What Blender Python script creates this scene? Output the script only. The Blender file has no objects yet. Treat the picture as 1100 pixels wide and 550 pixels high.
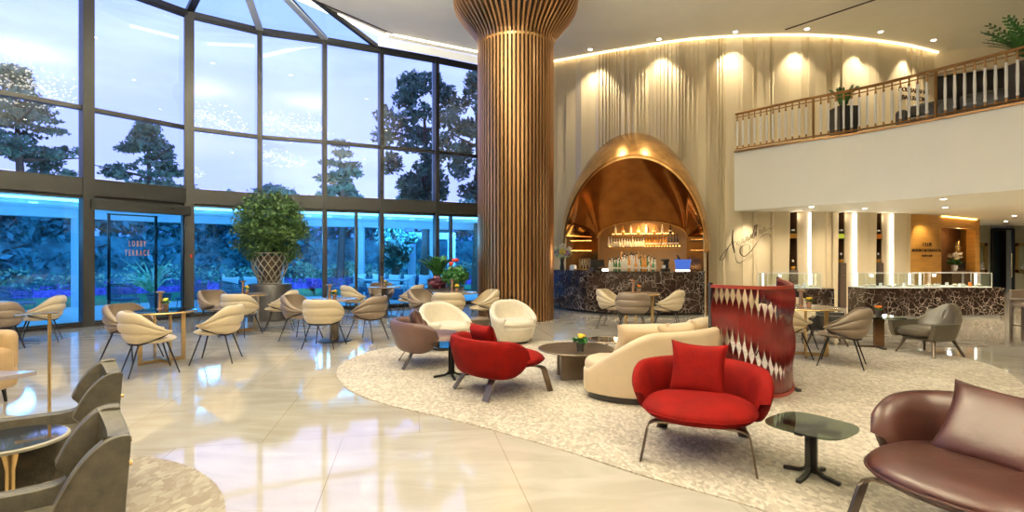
import bpy, bmesh, math, random
from mathutils import Vector, Matrix, noise as mnoise
random.seed(7)
PI = math.pi
F = 560.0; EYE = 1.5
sc = bpy.context.scene
COL = sc.collection

def ground(px, py, h=0.0):
    """point of the floor (or of height h) seen at a pixel of the photograph"""
    y = F*(EYE-h)/(py-275.0)
    return ((px-550.0)*y/F, y)

# ------------------------------------------------------------------ materials
def nmat(name):
    m = bpy.data.materials.new(name); m.use_nodes = True
    nt = m.node_tree
    return m, nt, nt.nodes['Principled BSDF']

def setp(b, **kw):
    for k, v in kw.items():
        k = k.replace('_', ' ')
        if k in b.inputs: b.inputs[k].default_value = v

def pmat(name, col, rough=0.5, metal=0.0, var=0.0, scale=8.0, bump=0.0, bscale=60.0, sheen=0.0, coat=0.0, emis=None, estr=0.0, stretch=(1,1,1), spec=0.5):
    m, nt, b = nmat(name)
    c4 = (*col, 1)
    setp(b, Base_Color=c4, Roughness=rough, Metallic=metal, Sheen_Weight=sheen, Coat_Weight=coat, Specular_IOR_Level=spec)
    if sheen:
        b.inputs['Sheen Roughness'].default_value = .4
        b.inputs['Sheen Tint'].default_value = (min(1, col[0]*1.8+.08), min(1, col[1]*1.8+.08), min(1, col[2]*1.8+.08), 1)
    tc = nt.nodes.new('ShaderNodeTexCoord'); mp = nt.nodes.new('ShaderNodeMapping')
    mp.inputs['Scale'].default_value = stretch
    nt.links.new(tc.outputs['Object'], mp.inputs['Vector'])
    if var:
        n = nt.nodes.new('ShaderNodeTexNoise'); n.inputs['Scale'].default_value = scale; n.inputs['Detail'].default_value = 4
        nt.links.new(mp.outputs[0], n.inputs['Vector'])
        r = nt.nodes.new('ShaderNodeValToRGB')
        r.color_ramp.elements[0].position = .3; r.color_ramp.elements[1].position = .7
        r.color_ramp.elements[0].color = tuple(max(0, c*(1-var)) for c in col)+(1,)
        r.color_ramp.elements[1].color = tuple(min(1, c*(1+var)) for c in col)+(1,)
        nt.links.new(n.outputs[0], r.inputs[0]); nt.links.new(r.outputs[0], b.inputs['Base Color'])
    if bump:
        n2 = nt.nodes.new('ShaderNodeTexNoise'); n2.inputs['Scale'].default_value = bscale; n2.inputs['Detail'].default_value = 3
        nt.links.new(mp.outputs[0], n2.inputs['Vector'])
        bp = nt.nodes.new('ShaderNodeBump'); bp.inputs['Strength'].default_value = bump; bp.inputs['Distance'].default_value = .02
        nt.links.new(n2.outputs[0], bp.inputs['Height']); nt.links.new(bp.outputs[0], b.inputs['Normal'])
    if emis:
        b.inputs['Emission Color'].default_value = (*emis, 1); b.inputs['Emission Strength'].default_value = estr
    return m

def emat(name, col, s):
    m = bpy.data.materials.new(name); m.use_nodes = True; nt = m.node_tree
    nt.nodes.remove(nt.nodes['Principled BSDF'])
    e = nt.nodes.new('ShaderNodeEmission'); e.inputs[0].default_value = (*col, 1); e.inputs[1].default_value = s
    nt.links.new(e.outputs[0], nt.nodes['Material Output'].inputs[0]); return m

def glassmat(name, tint, rough=0.0, ior=1.5, gcol=(1,1,1)):
    """thin architectural glass: see-through tint + fresnel mirror"""
    m = bpy.data.materials.new(name); m.use_nodes = True; nt = m.node_tree
    nt.nodes.remove(nt.nodes['Principled BSDF'])
    t = nt.nodes.new('ShaderNodeBsdfTransparent'); t.inputs[0].default_value = (*tint, 1)
    g = nt.nodes.new('ShaderNodeBsdfGlossy'); g.inputs['Roughness'].default_value = rough; g.inputs[0].default_value = (*gcol, 1)
    fr = nt.nodes.new('ShaderNodeFresnel')
    ge = nt.nodes.new('ShaderNodeNewGeometry'); ma = nt.nodes.new('ShaderNodeMath'); ma.operation = 'MULTIPLY_ADD'   # same mirror from both faces of the pane
    ma.inputs[1].default_value = 1/ior-ior; ma.inputs[2].default_value = ior
    nt.links.new(ge.outputs['Backfacing'], ma.inputs[0]); nt.links.new(ma.outputs[0], fr.inputs[0])
    mx = nt.nodes.new('ShaderNodeMixShader')
    nt.links.new(fr.outputs[0], mx.inputs[0]); nt.links.new(t.outputs[0], mx.inputs[1]); nt.links.new(g.outputs[0], mx.inputs[2])
    nt.links.new(mx.outputs[0], nt.nodes['Material Output'].inputs[0]); return m

def leafmat(name, c1, c2, scale=3.0):
    m, nt, b = nmat(name)
    tc = nt.nodes.new('ShaderNodeTexCoord'); n = nt.nodes.new('ShaderNodeTexNoise'); n.inputs['Scale'].default_value = scale
    n.inputs['Detail'].default_value = 6
    r = nt.nodes.new('ShaderNodeValToRGB'); r.color_ramp.elements[0].position = .35; r.color_ramp.elements[1].position = .65
    r.color_ramp.elements[0].color = (*c1, 1); r.color_ramp.elements[1].color = (*c2, 1)
    nt.links.new(tc.outputs['Object'], n.inputs['Vector']); nt.links.new(n.outputs[0], r.inputs[0]); nt.links.new(r.outputs[0], b.inputs['Base Color'])
    setp(b, Roughness=.5)
    return m

def marble_dark():
    m, nt, b = nmat('dark_veined_marble')
    tc = nt.nodes.new('ShaderNodeTexCoord')
    n = nt.nodes.new('ShaderNodeTexNoise'); n.inputs['Scale'].default_value = 2.2; n.inputs['Detail'].default_value = 5
    nt.links.new(tc.outputs['Object'], n.inputs['Vector'])
    mx = nt.nodes.new('ShaderNodeMixRGB'); mx.blend_type = 'LINEAR_LIGHT'; mx.inputs[0].default_value = .13
    nt.links.new(tc.outputs['Object'], mx.inputs[1]); nt.links.new(n.outputs['Color'], mx.inputs[2])
    acc = None
    for sc_, w in ((3.6, .0075), (8.0, .0065)):
        v = nt.nodes.new('ShaderNodeTexVoronoi'); v.feature = 'DISTANCE_TO_EDGE'; v.inputs['Scale'].default_value = sc_
        nt.links.new(mx.outputs[0], v.inputs['Vector'])
        r = nt.nodes.new('ShaderNodeValToRGB'); r.color_ramp.elements[0].position = 0.0; r.color_ramp.elements[0].color = (1,1,1,1)
        r.color_ramp.elements[1].position = w*sc_*.62; r.color_ramp.elements[1].color = (0,0,0,1)
        nt.links.new(v.outputs['Distance'], r.inputs[0])
        n3 = nt.nodes.new('ShaderNodeTexNoise'); n3.inputs['Scale'].default_value = 1.7*sc_/3
        nt.links.new(tc.outputs['Object'], n3.inputs['Vector'])
        r3 = nt.nodes.new('ShaderNodeValToRGB'); r3.color_ramp.elements[0].position = .42; r3.color_ramp.elements[1].position = .6
        nt.links.new(n3.outputs[0], r3.inputs[0])
        mu = nt.nodes.new('ShaderNodeMath'); mu.operation = 'MULTIPLY'
        nt.links.new(r.outputs[0], mu.inputs[0]); nt.links.new(r3.outputs[0], mu.inputs[1])
        if acc is None: acc = mu
        else:
            a = nt.nodes.new('ShaderNodeMath'); a.operation = 'MAXIMUM'
            nt.links.new(acc.outputs[0], a.inputs[0]); nt.links.new(mu.outputs[0], a.inputs[1]); acc = a
    rr = nt.nodes.new('ShaderNodeValToRGB')
    rr.color_ramp.elements[0].color = (.022, .011, .008, 1); rr.color_ramp.elements[1].color = (.62, .55, .5, 1)
    nt.links.new(acc.outputs[0], rr.inputs[0]); nt.links.new(rr.outputs[0], b.inputs['Base Color'])
    setp(b, Roughness=.12)
    return m

def floor_mat():
    m, nt, b = nmat('cream_polished_marble')
    tc = nt.nodes.new('ShaderNodeTexCoord'); mp = nt.nodes.new('ShaderNodeMapping')
    mp.inputs['Rotation'].default_value = (0, 0, math.radians(-11)); mp.inputs['Location'].default_value = (.55, .1, 0)
    nt.links.new(tc.outputs['Object'], mp.inputs['Vector'])
    br = nt.nodes.new('ShaderNodeTexBrick'); br.offset = .5
    br.inputs['Scale'].default_value = 1; br.inputs['Brick Width'].default_value = 1.25; br.inputs['Row Height'].default_value = 2.3
    br.inputs['Mortar Size'].default_value = .0035; br.inputs['Mortar Smooth'].default_value = .3; br.inputs['Bias'].default_value = 0
    br.inputs['Color1'].default_value = (.62, .58, .52, 1); br.inputs['Color2'].default_value = (.55, .505, .435, 1); br.inputs['Mortar'].default_value = (.40, .34, .25, 1)
    nt.links.new(mp.outputs[0], br.inputs['Vector'])
    n = nt.nodes.new('ShaderNodeTexNoise'); n.inputs['Scale'].default_value = 2.2; n.inputs['Detail'].default_value = 8; n.inputs['Distortion'].default_value = 1.2
    mp2 = nt.nodes.new('ShaderNodeMapping'); mp2.inputs['Scale'].default_value = (.5, 1.6, 1); mp2.inputs['Rotation'].default_value = (0, 0, .5)
    nt.links.new(tc.outputs['Object'], mp2.inputs['Vector']); nt.links.new(mp2.outputs[0], n.inputs['Vector'])
    r = nt.nodes.new('ShaderNodeValToRGB'); r.color_ramp.elements[0].position = .36; r.color_ramp.elements[1].position = .66
    r.color_ramp.elements[0].color = (.88, .84, .77, 1); r.color_ramp.elements[1].color = (1.05, 1.04, 1.01, 1)
    nt.links.new(n.outputs[0], r.inputs[0])
    mx = nt.nodes.new('ShaderNodeMixRGB'); mx.blend_type = 'MULTIPLY'; mx.inputs[0].default_value = 1
    nt.links.new(br.outputs[0], mx.inputs[1]); nt.links.new(r.outputs[0], mx.inputs[2]); nt.links.new(mx.outputs[0], b.inputs['Base Color'])
    n2 = nt.nodes.new('ShaderNodeTexNoise'); n2.inputs['Scale'].default_value = 1.4; n2.inputs['Detail'].default_value = 1
    nt.links.new(tc.outputs['Object'], n2.inputs['Vector'])
    bp = nt.nodes.new('ShaderNodeBump'); bp.inputs['Strength'].default_value = .06; bp.inputs['Distance'].default_value = .02
    nt.links.new(n2.outputs[0], bp.inputs['Height']); nt.links.new(bp.outputs[0], b.inputs['Normal'])
    setp(b, Roughness=.06, Coat_Weight=.35, Coat_Roughness=.03, Specular_IOR_Level=.6)
    return m

def carpet_mat(name, c1, c2, c3, scale=26):
    m, nt, b = nmat(name)
    tc = nt.nodes.new('ShaderNodeTexCoord')
    n = nt.nodes.new('ShaderNodeTexNoise'); n.inputs['Scale'].default_value = 1.1; n.inputs['Detail'].default_value = 6
    nt.links.new(tc.outputs['Object'], n.inputs['Vector'])
    mp = nt.nodes.new('ShaderNodeMapping'); mp.inputs['Scale'].default_value = (1, .55, 1)
    mxv = nt.nodes.new('ShaderNodeMixRGB'); mxv.blend_type = 'LINEAR_LIGHT'; mxv.inputs[0].default_value = .12
    nt.links.new(tc.outputs['Object'], mxv.inputs[1]); nt.links.new(n.outputs['Color'], mxv.inputs[2]); nt.links.new(mxv.outputs[0], mp.inputs[0])
    v = nt.nodes.new('ShaderNodeTexVoronoi'); v.inputs['Scale'].default_value = scale
    nt.links.new(mp.outputs[0], v.inputs['Vector'])
    sp = nt.nodes.new('ShaderNodeSeparateColor'); nt.links.new(v.outputs['Color'], sp.inputs[0])
    ad = nt.nodes.new('ShaderNodeMath'); ad.operation = 'MULTIPLY_ADD'; ad.inputs[1].default_value = .42; 
    n2 = nt.nodes.new('ShaderNodeMath'); n2.operation = 'MULTIPLY'; n2.inputs[1].default_value = .62
    nt.links.new(n.outputs[0], n2.inputs[0]); nt.links.new(sp.outputs[0], ad.inputs[0]); nt.links.new(n2.outputs[0], ad.inputs[2])
    r = nt.nodes.new('ShaderNodeValToRGB'); e = r.color_ramp.elements
    e[0].position = .28; e[0].color = (*c1, 1); e[1].position = .72; e[1].color = (*c3, 1)
    k = e.new(.5); k.color = (*c2, 1)
    nt.links.new(ad.outputs[0], r.inputs[0]); nt.links.new(r.outputs[0], b.inputs['Base Color'])
    setp(b, Roughness=.95, Sheen_Weight=.15, Specular_IOR_Level=.1)
    return m

M = {}
M['floor'] = floor_mat()
M['marble'] = marble_dark()
M['carpet'] = carpet_mat('lobby_carpet', (.35, .295, .23), (.49, .42, .335), (.67, .60, .50), 44)
M['carpet_b'] = carpet_mat('lobby_carpet_grey', (.22, .18, .14), (.31, .26, .205), (.43, .375, .30), 30)
M['ceiling'] = pmat('ceiling_paint', (.88, .84, .72), .8, var=.02, scale=2)
M['fascia'] = pmat('fascia_plaster', (.87, .85, .75), .6, var=.015, scale=1.5)
M['pleat'] = pmat('champagne_pleated_wall', (.66, .56, .385), .45, .1, var=.07, scale=1.2, stretch=(1,1,.15))
M['beige'] = pmat('beige_lacquer', (.56, .46, .31), .4, .1, var=.04)
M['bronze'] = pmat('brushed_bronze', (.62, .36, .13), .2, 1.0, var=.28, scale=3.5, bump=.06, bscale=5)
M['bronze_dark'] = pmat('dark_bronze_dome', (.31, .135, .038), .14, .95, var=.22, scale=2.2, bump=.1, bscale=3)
M['slat'] = pmat('copper_wood_slat', (.46, .25, .115), .28, .8, var=.04, scale=4, stretch=(1,1,.1))
M['core'] = pmat('dark_column_core', (.018, .010, .006), .6)
M['frame'] = pmat('anthracite_aluminium', (.028, .028, .028), .42, .5, var=.08)
M['frame_b'] = pmat('sky_lit_fin', (.22, .34, .48), .4, .1)  # pale fin with the blue of the sky light put into its colour
M['glass_up'] = glassmat('facade_glass_upper', (.88, .94, 1.0), 0, 1.65)
M['glass_low'] = glassmat('lower_glass_dusk_tint', (.34, .72, 1.0), 0, 1.5)  # blue cast of the dusk light outside is put into the pane tint
M['glass_sky'] = glassmat('skylight_glass', (.62, .82, .93), 0, 1.4)
M['glass'] = glassmat('clear_glass', (.90, .96, .94), 0, 1.5)
M['smoke'] = glassmat('smoked_glass', (.33, .38, .31), .02, 1.4)
M['cream'] = pmat('cream_leather', (.64, .525, .35), .42, var=.05, scale=5, bump=.08, bscale=120)
M['ivory'] = pmat('ivory_boucle', (.76, .68, .55), .75, sheen=.3, var=.05, scale=14, bump=.2, bscale=150)
M['taupe'] = pmat('taupe_leather', (.215, .16, .115), .4, var=.07, scale=5, bump=.08, bscale=120)
M['taupe_g'] = pmat('grey_taupe_leather', (.25, .225, .19), .42, var=.06, scale=5, bump=.08, bscale=120)
M['sofa'] = pmat('cream_velvet', (.72, .56, .37), .6, sheen=.4, var=.05, scale=6)
M['pillow_c'] = pmat('cream_pillow', (.80, .63, .42), .6, sheen=.4, var=.04, scale=9, bump=.15, bscale=18)
M['red'] = pmat('red_velvet', (.105, .002, .0012), .8, sheen=.0, spec=.07, var=.22, scale=6, bump=.1, bscale=30)
M['red_d'] = pmat('crimson_pillow_velvet', (.115, .0022, .0015), .8, sheen=.0, spec=.07, var=.15, scale=9, bump=.15, bscale=40)
M['wine'] = pmat('wine_brown_leather', (.036, .011, .008), .36, var=.2, scale=5, bump=.14, bscale=14, spec=.3)
M['wine_l'] = pmat('mauve_brown_leather', (.105, .054, .045), .4, var=.08, scale=5)
M['velvet'] = pmat('moss_grey_velvet', (.047, .039, .025), .6, sheen=.08, var=.35, scale=22, bump=.2, bscale=90)
M['piping_d'] = pmat('dark_taupe_piping', (.13, .115, .085), .5)
M['piping'] = pmat('pale_piping', (.33, .30, .24), .5)
M['olive'] = pmat('olive_grey_leather', (.072, .058, .038), .34, var=.1, scale=6)
M['dark_l'] = pmat('charcoal_leather', (.035, .031, .029), .35, var=.15, scale=7, bump=.2, bscale=20)
M['black'] = pmat('black_metal', (.018, .016, .015), .4, .6)
M['tan'] = pmat('tan_leather', (.46, .31, .16), .45, var=.06)
M['blackp'] = pmat('black_planter', (.025, .022, .022), .45, var=.1)
M['bronze_leg'] = pmat('bronze_metal_leg', (.20, .155, .12), .28, .9)
M['gold'] = pmat('brushed_gold', (.70, .50, .23), .25, 1.0, var=.06)
M['copper'] = pmat('copper_lamp', (.74, .50, .34), .22, 1.0)
M['rail'] = pmat('antique_brass_rail', (.30, .16, .06), .35, .85)
M['crystal'] = pmat('crystal_baluster', (.80, .79, .76), .12, .1, bump=.6, bscale=60, coat=.6)
M['table_top'] = pmat('dark_bronze_tabletop', (.12, .088, .062), .3, .5, var=.25, scale=9)
M['top_brown'] = pmat('brown_tabletop', (.27, .19, .125), .25, .1, var=.1)
M['mirror'] = pmat('mirror_tabletop', (.62, .63, .65), .04, 1.0)
M['wood'] = pmat('honey_wood_panel', (.48, .245, .055), .42, var=.14, scale=3, stretch=(.6,.6,5))
M['wood_d'] = pmat('dark_walnut', (.10, .045, .018), .42, var=.2, scale=4, stretch=(1,1,4))
M['sage'] = pmat('sage_wall', (.36, .36, .27), .6, var=.03)
M['white'] = pmat('white_paint', (.80, .82, .84), .5)
M['post'] = pmat('pale_post_paint', (.62, .72, .80), .45)
M['paving'] = pmat('terrace_paving', (.66, .70, .72), .35, var=.08, scale=2)
M['grass'] = leafmat('lawn_grass', (.03, .20, .06), (.07, .34, .10), 9)
M['hedge'] = leafmat('hedge_leaf_blue_cast', (.02, .11, .12), (.12, .36, .34), 2.2)  # leaf green mixed with the blue cast of the outdoor light
M['shrub'] = leafmat('shrub_leaf', (.12, .33, .14), (.50, .68, .42), 6)
M['violet'] = leafmat('violet_flower', (.13, .05, .28), (.42, .16, .55), 9)
M['tree'] = leafmat('tree_leaf', (.04, .10, .08), (.12, .24, .17), 2)
M['ficus'] = leafmat('ficus_leaf', (.018, .06, .012), (.10, .19, .04), 8)
M['fern'] = leafmat('fern_leaf', (.012, .075, .015), (.055, .20, .035), 6)
M['purple_l'] = leafmat('purple_leaf', (.07, .01, .03), (.20, .05, .08), 9)
M['bark'] = pmat('tree_bark', (.10, .07, .05), .8, var=.3, scale=12)
M['yellow'] = pmat('yellow_petal', (.85, .55, .02), .5, var=.1)
M['orange'] = pmat('orange_petal', (.85, .22, .02), .5, var=.1)
M['lime'] = pmat('lime_petal', (.55, .66, .06), .5, var=.1)
M['redp'] = pmat('red_petal', (.75, .06, .03), .5)
M['led'] = emat('white_led', (1, .93, .80), 5)
M['led_w'] = emat('warm_led', (1, .74, .40), 6)
M['led_c'] = emat('cool_led', (.90, .94, 1), 7)
M['lens'] = emat('downlight_lens', (1, .90, .68), 25)
M['amber'] = emat('amber_shelf_led', (1, .58, .14), 9)
M['blue_e'] = emat('blue_lit_bucket', (.10, .22, .80), .9)
M['strap'] = pmat('burgundy_leather_strap', (.11, .007, .006), .32, var=.3, scale=6, coat=.1)
M['strap_r'] = pmat('red_brown_leather_rail', (.25, .03, .015), .4, var=.1)
M['wicker'] = pmat('blue_grey_woven_rope', (.16, .21, .27), .6, bump=.5, bscale=50, var=.2, scale=30)
M['cush_w'] = pmat('white_outdoor_cushion', (.74, .80, .86), .7)
M['navy'] = pmat('blue_outdoor_cover', (.05, .13, .25), .6)
M['screen'] = pmat('black_glass_wall', (.012, .010, .010), .15)
M['drawer'] = pmat('dark_brown_cabinet', (.085, .055, .038), .35)
M['b_clear'] = pmat('clear_spirit_glass', (.88, .84, .74), .12, coat=.5, spec=.8)
M['b_amber'] = pmat('amber_spirit_glass', (.80, .33, .05), .12, coat=.5)
M['b_green'] = pmat('green_spirit_glass', (.04, .14, .05), .12, coat=.5)
M['b_dark'] = pmat('dark_spirit_glass', (.03, .02, .02), .12, coat=.5)
M['text'] = pmat('dark_lettering', (.06, .035, .02), .4, .5)
M['text_o'] = pmat('orange_lettering', (.75, .33, .12), .5)
for k in ('b_clear', 'b_amber'):
    b = M[k].node_tree.nodes['Principled BSDF']; b.inputs['Transmission Weight'].default_value = .2

# ------------------------------------------------------------------ mesh helper
class MB:
    def __init__(s): s.v = []; s.f = []
    def add(s, vs, fs):
        o = len(s.v); s.v += [tuple(p) for p in vs]; s.f += [tuple(i+o for i in f) for f in fs]; return s
    def box(s, c, size, rz=0.0, bev=0.0, rot=None):
        hx, hy, hz = [d/2 for d in size]
        mat = Matrix.Translation(Vector(c)) @ (rot.to_4x4() if rot is not None else Matrix.Rotation(rz, 4, 'Z'))
        if bev > 0:
            bm = bmesh.new(); bmesh.ops.create_cube(bm, size=1)
            for v in bm.verts: v.co = Vector((v.co.x*size[0], v.co.y*size[1], v.co.z*size[2]))
            bmesh.ops.bevel(bm, geom=list(bm.edges), offset=min(bev, min(size)*.45), segments=3, profile=.5, affect='EDGES')
            bm.verts.ensure_lookup_table()
            vs = [mat @ v.co for v in bm.verts]; fs = [[v.index for v in f.verts] for f in bm.faces]; bm.free()
            return s.add(vs, fs)
        vs = [mat @ Vector((x, y, z)) for x in (-hx, hx) for y in (-hy, hy) for z in (-hz, hz)]
        return s.add(vs, [(0,1,3,2),(4,6,7,5),(0,4,5,1),(2,3,7,6),(0,2,6,4),(1,5,7,3)])
    def beam(s, a, b, w, h, bev=0):
        a = Vector(a); b = Vector(b); d = b-a; L = d.length; q = d.to_track_quat('X', 'Z').to_matrix()
        return s.box((a+b)/2, (L, w, h), rot=q, bev=bev)
    def tube(s, pts, r, seg=8, closed=False, flat=None):
        pts = [Vector(p) for p in pts]; n = len(pts); rs = r if isinstance(r, (list, tuple)) else [r]*n
        o = len(s.v); prev = None
        for i, p in enumerate(pts):
            if closed: t = pts[(i+1) % n]-pts[i-1]
            else: t = (pts[min(i+1, n-1)]-pts[max(i-1, 0)])
            t = t.normalized() if t.length > 1e-9 else Vector((0,0,1))
            if prev is None:
                u = t.cross(Vector((0,0,1)));
                if u.length < 1e-3: u = t.cross(Vector((1,0,0)))
                u.normalize()
            else:
                u = (prev - t*prev.dot(t));
                u = u.normalized() if u.length > 1e-6 else prev
            prev = u; w = t.cross(u)
            for k in range(seg):
                a = 2*PI*k/seg; fl = flat or 1.0
                s.v.append(tuple(p + u*math.cos(a)*rs[i] + w*math.sin(a)*rs[i]*fl))
        m = n if closed else n-1
        for i in range(m):
            for k in range(seg):
                a = o+i*seg+k; b = o+i*seg+(k+1) % seg; c = o+((i+1) % n)*seg+(k+1) % seg; d = o+((i+1) % n)*seg+k
                s.f.append((a, b, c, d))
        if not closed:
            s.f.append(tuple(o+k for k in reversed(range(seg)))); s.f.append(tuple(o+(n-1)*seg+k for k in range(seg)))
        return s
    def lathe(s, prof, c=(0,0,0), seg=24, sx=1, sy=1):
        o = len(s.v); n = len(prof)
        for r, z in prof:
            for k in range(seg):
                a = 2*PI*k/seg; s.v.append((c[0]+r*sx*math.cos(a), c[1]+r*sy*math.sin(a), c[2]+z))
        for i in range(n-1):
            for k in range(seg):
                s.f.append((o+i*seg+k, o+i*seg+(k+1) % seg, o+(i+1)*seg+(k+1) % seg, o+(i+1)*seg+k))
        s.f.append(tuple(o+k for k in reversed(range(seg)))); s.f.append(tuple(o+(n-1)*seg+k for k in range(seg)))
        return s
    def bandp(s, A, B, z0, z1):
        n = len(A); vs = [(p[0], p[1], z) for P in (A, B) for z in (z0, z1) for p in P]
        fs = []
        for i in range(n-1):
            j = i+1; fs += [(i, j, 2*n+j, 2*n+i), (n+i, 3*n+i, 3*n+j, n+j), (i, n+i, n+j, j), (2*n+i, 2*n+j, 3*n+j, 3*n+i)]
        fs += [(0, 2*n, 3*n, n), (n-1, 2*n-1, 4*n-1, 3*n-1)]
        return s.add(vs, fs)
    def prism(s, poly, z0, z1):
        n = len(poly); vs = [(x, y, z0) for x, y in poly]+[(x, y, z1) for x, y in poly]
        fs = [tuple(reversed(range(n))), tuple(range(n, 2*n))]+[(i, (i+1) % n, n+(i+1) % n, n+i) for i in range(n)]
        return s.add(vs, fs)
    def grid(s, fn, nu, nv, closeu=False, flip=False):
        o = len(s.v)
        for i in range(nu+1):
            for j in range(nv+1): s.v.append(tuple(fn(i/nu, j/nv)))
        for i in range(nu):
            for j in range(nv):
                a = o+i*(nv+1)+j; q = (a, a+nv+1, a+nv+2, a+1)
                s.f.append(q[::-1] if flip else q)
        return o
    def shell(s, fo, fi, nu, nv):
        """closed slab between two uv surfaces"""
        o1 = s.grid(fo, nu, nv); o2 = s.grid(fi, nu, nv, flip=True); w = nv+1
        for i in range(nu):
            a, b = i*w, (i+1)*w; s.f.append((o1+b, o1+a, o2+a, o2+b))
            a, b = i*w+nv, (i+1)*w+nv; s.f.append((o1+a, o1+b, o2+b, o2+a))
        for j in range(nv):
            a, b = j, j+1; s.f.append((o1+a, o1+b, o2+b, o2+a))
            a, b = nu*w+j, nu*w+j+1; s.f.append((o1+b, o1+a, o2+a, o2+b))
        return s
    def ellip(s, c, rx, ry, rz, seg=16, rings=10, e=1.0):
        def sg(x, p): return math.copysign(abs(x)**p, x)
        prof = []
        o = len(s.v)
        for i in range(rings+1):
            ph = -PI/2+PI*i/rings
            for k in range(seg):
                a = 2*PI*k/seg
                s.v.append((c[0]+rx*sg(math.cos(ph), e)*sg(math.cos(a), e), c[1]+ry*sg(math.cos(ph), e)*sg(math.sin(a), e), c[2]+rz*sg(math.sin(ph), e)))
        for i in range(rings):
            for k in range(seg):
                s.f.append((o+i*seg+k, o+i*seg+(k+1) % seg, o+(i+1)*seg+(k+1) % seg, o+(i+1)*seg+k))
        return s
    def pillow(s, c, w, h, t, rot):
        """soft square cushion: w wide, h tall, t thick, in its own frame (x wide, z tall, y thick)"""
        R = rot.to_4x4() if rot is not None else Matrix.Identity(4)
        def pt(u, v, sgn):
            a = 2*u-1; b = 2*v-1
            k = (max(0, 1-a**4)*max(0, 1-b**4))**.5
            pin = 1-.12*(1-abs(a)**2)*abs(b)**3; pin2 = 1-.12*(1-abs(b)**2)*abs(a)**3
            p = Vector((a*w/2*pin2, sgn*t/2*(k+.015+.04*k*mnoise.noise(Vector((a*2.5, b*2.5, sgn+c[0])))), b*h/2*pin))
            return R @ p + Vector(c)
        s.shell(lambda u, v: pt(u, v, -1), lambda u, v: pt(u, v, 1), 14, 14)
        return s
    def leaves(s, pts, size, up=.3):
        for p in pts:
            p = Vector(p); n = Vector((random.gauss(0,1), random.gauss(0,1), random.gauss(up,1))).normalized()
            u = n.orthogonal().normalized(); u.rotate(Matrix.Rotation(random.random()*6.28, 3, n)); w = n.cross(u)
            k = size*random.uniform(.6, 1.3)
            o = len(s.v)
            s.v += [tuple(p-u*k), tuple(p+w*k*.45), tuple(p+u*k), tuple(p-w*k*.45)]; s.f.append((o, o+1, o+2, o+3))
        return s
    def build(s, name, mat, parent=None, smooth=False, loc=None, recalc=True):
        me = bpy.data.meshes.new(name); me.from_pydata(s.v, [], s.f)
        if recalc and s.f and len(s.f) < 30000:
            bm = bmesh.new(); bm.from_mesh(me); bmesh.ops.remove_doubles(bm, verts=bm.verts, dist=1e-5)
            bmesh.ops.recalc_face_normals(bm, faces=bm.faces); bm.to_mesh(me); bm.free()
        me.materials.append(mat)
        if smooth:
            me.polygons.foreach_set('use_smooth', [True]*len(me.polygons))
            try: me.set_sharp_from_angle(angle=math.radians(smooth if smooth > 1 else 40))
            except Exception: pass
        me.update()
        o = bpy.data.objects.new(name, me); COL.objects.link(o)
        if parent is not None: o.parent = parent
        if loc is not None: o.location = loc
        return o

def tag(o, label, cat, group=None, kind=None):
    if label: o['label'] = label
    if cat: o['category'] = cat
    if group: o['group'] = group
    if kind: o['kind'] = kind
    return o
def thing(name, label, cat, loc=(0,0,0), rz=0.0, group=None):
    o = bpy.data.objects.new(name, None); COL.objects.link(o); o.empty_display_size = .1
    o.location = loc; o.rotation_euler = (0, 0, rz); return tag(o, label, cat, group)
def struct(name, mb, mat, parent=None, smooth=False):
    o = mb.build(name, mat, parent, smooth)
    if parent is None: o['kind'] = 'structure'
    return o
def dup(o, loc, rz=None, label=None, group=None, mats=None):
    def cp(x, par):
        c = x.copy(); COL.objects.link(c); c.parent = par
        for g in x.children: cp(g, c)
        return c
    r = cp(o, None); r.location = loc
    if rz is not None: r.rotation_euler = (0, 0, rz)
    if label: r['label'] = label
    if group: r['group'] = group
    return r
def face(fx, fy): return math.atan2(fy, fx)+PI/2      # local -Y looks along (fx, fy)
def catmull(pts, n=8, closed=False):
    out = []; m = len(pts)
    rng = range(m if closed else m-1)
    for i in rng:
        g = (lambda k: pts[k % m]) if closed else (lambda k: pts[max(0, min(m-1, k))])
        p0, p1, p2, p3 = g(i-1), g(i), g(i+1), g(i+2)
        for j in range(n):
            t = j/n
            out.append(tuple(.5*((2*b)+(-a+c)*t+(2*a-5*b+4*c-d)*t*t+(-a+3*b-3*c+d)*t**3) for a, b, c, d in zip(p0, p1, p2, p3)))
    if not closed: out.append(tuple(pts[-1]))
    return out
def text_mesh(name, body, size, mat, loc, rot, parent=None, ext=.008, align='CENTER', shear=0, spacing=1.0):
    c = bpy.data.curves.new(name, 'FONT'); c.body = body; c.size = size; c.extrude = ext; c.align_x = align; c.shear = shear; c.space_character = spacing
    c.resolution_u = 3
    t = bpy.data.objects.new(name, c); COL.objects.link(t)
    dg = bpy.context.evaluated_depsgraph_get(); dg.update()
    me = bpy.data.meshes.new_from_object(t.evaluated_get(dg)); bpy.data.objects.remove(t)
    me.materials.clear(); me.materials.append(mat)
    o = bpy.data.objects.new(name, me); COL.objects.link(o); o.location = loc; o.rotation_euler = rot
    if parent is not None: o.parent = parent
    return o
def sm(t): t = max(0, min(1, t)); return t*t*(3-2*t)
def lerp(a, b, t): return a+(b-a)*t
def light(name, kind, loc, energy, col=(1,.86,.66), parent=None, **kw):
    l = bpy.data.lights.new(name, kind); l.energy = energy; l.color = col
    for k, v in kw.items(): setattr(l, k, v)
    o = bpy.data.objects.new(name, l); COL.objects.link(o); o.location = loc
    if parent is not None: o.parent = parent
    return o
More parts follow.
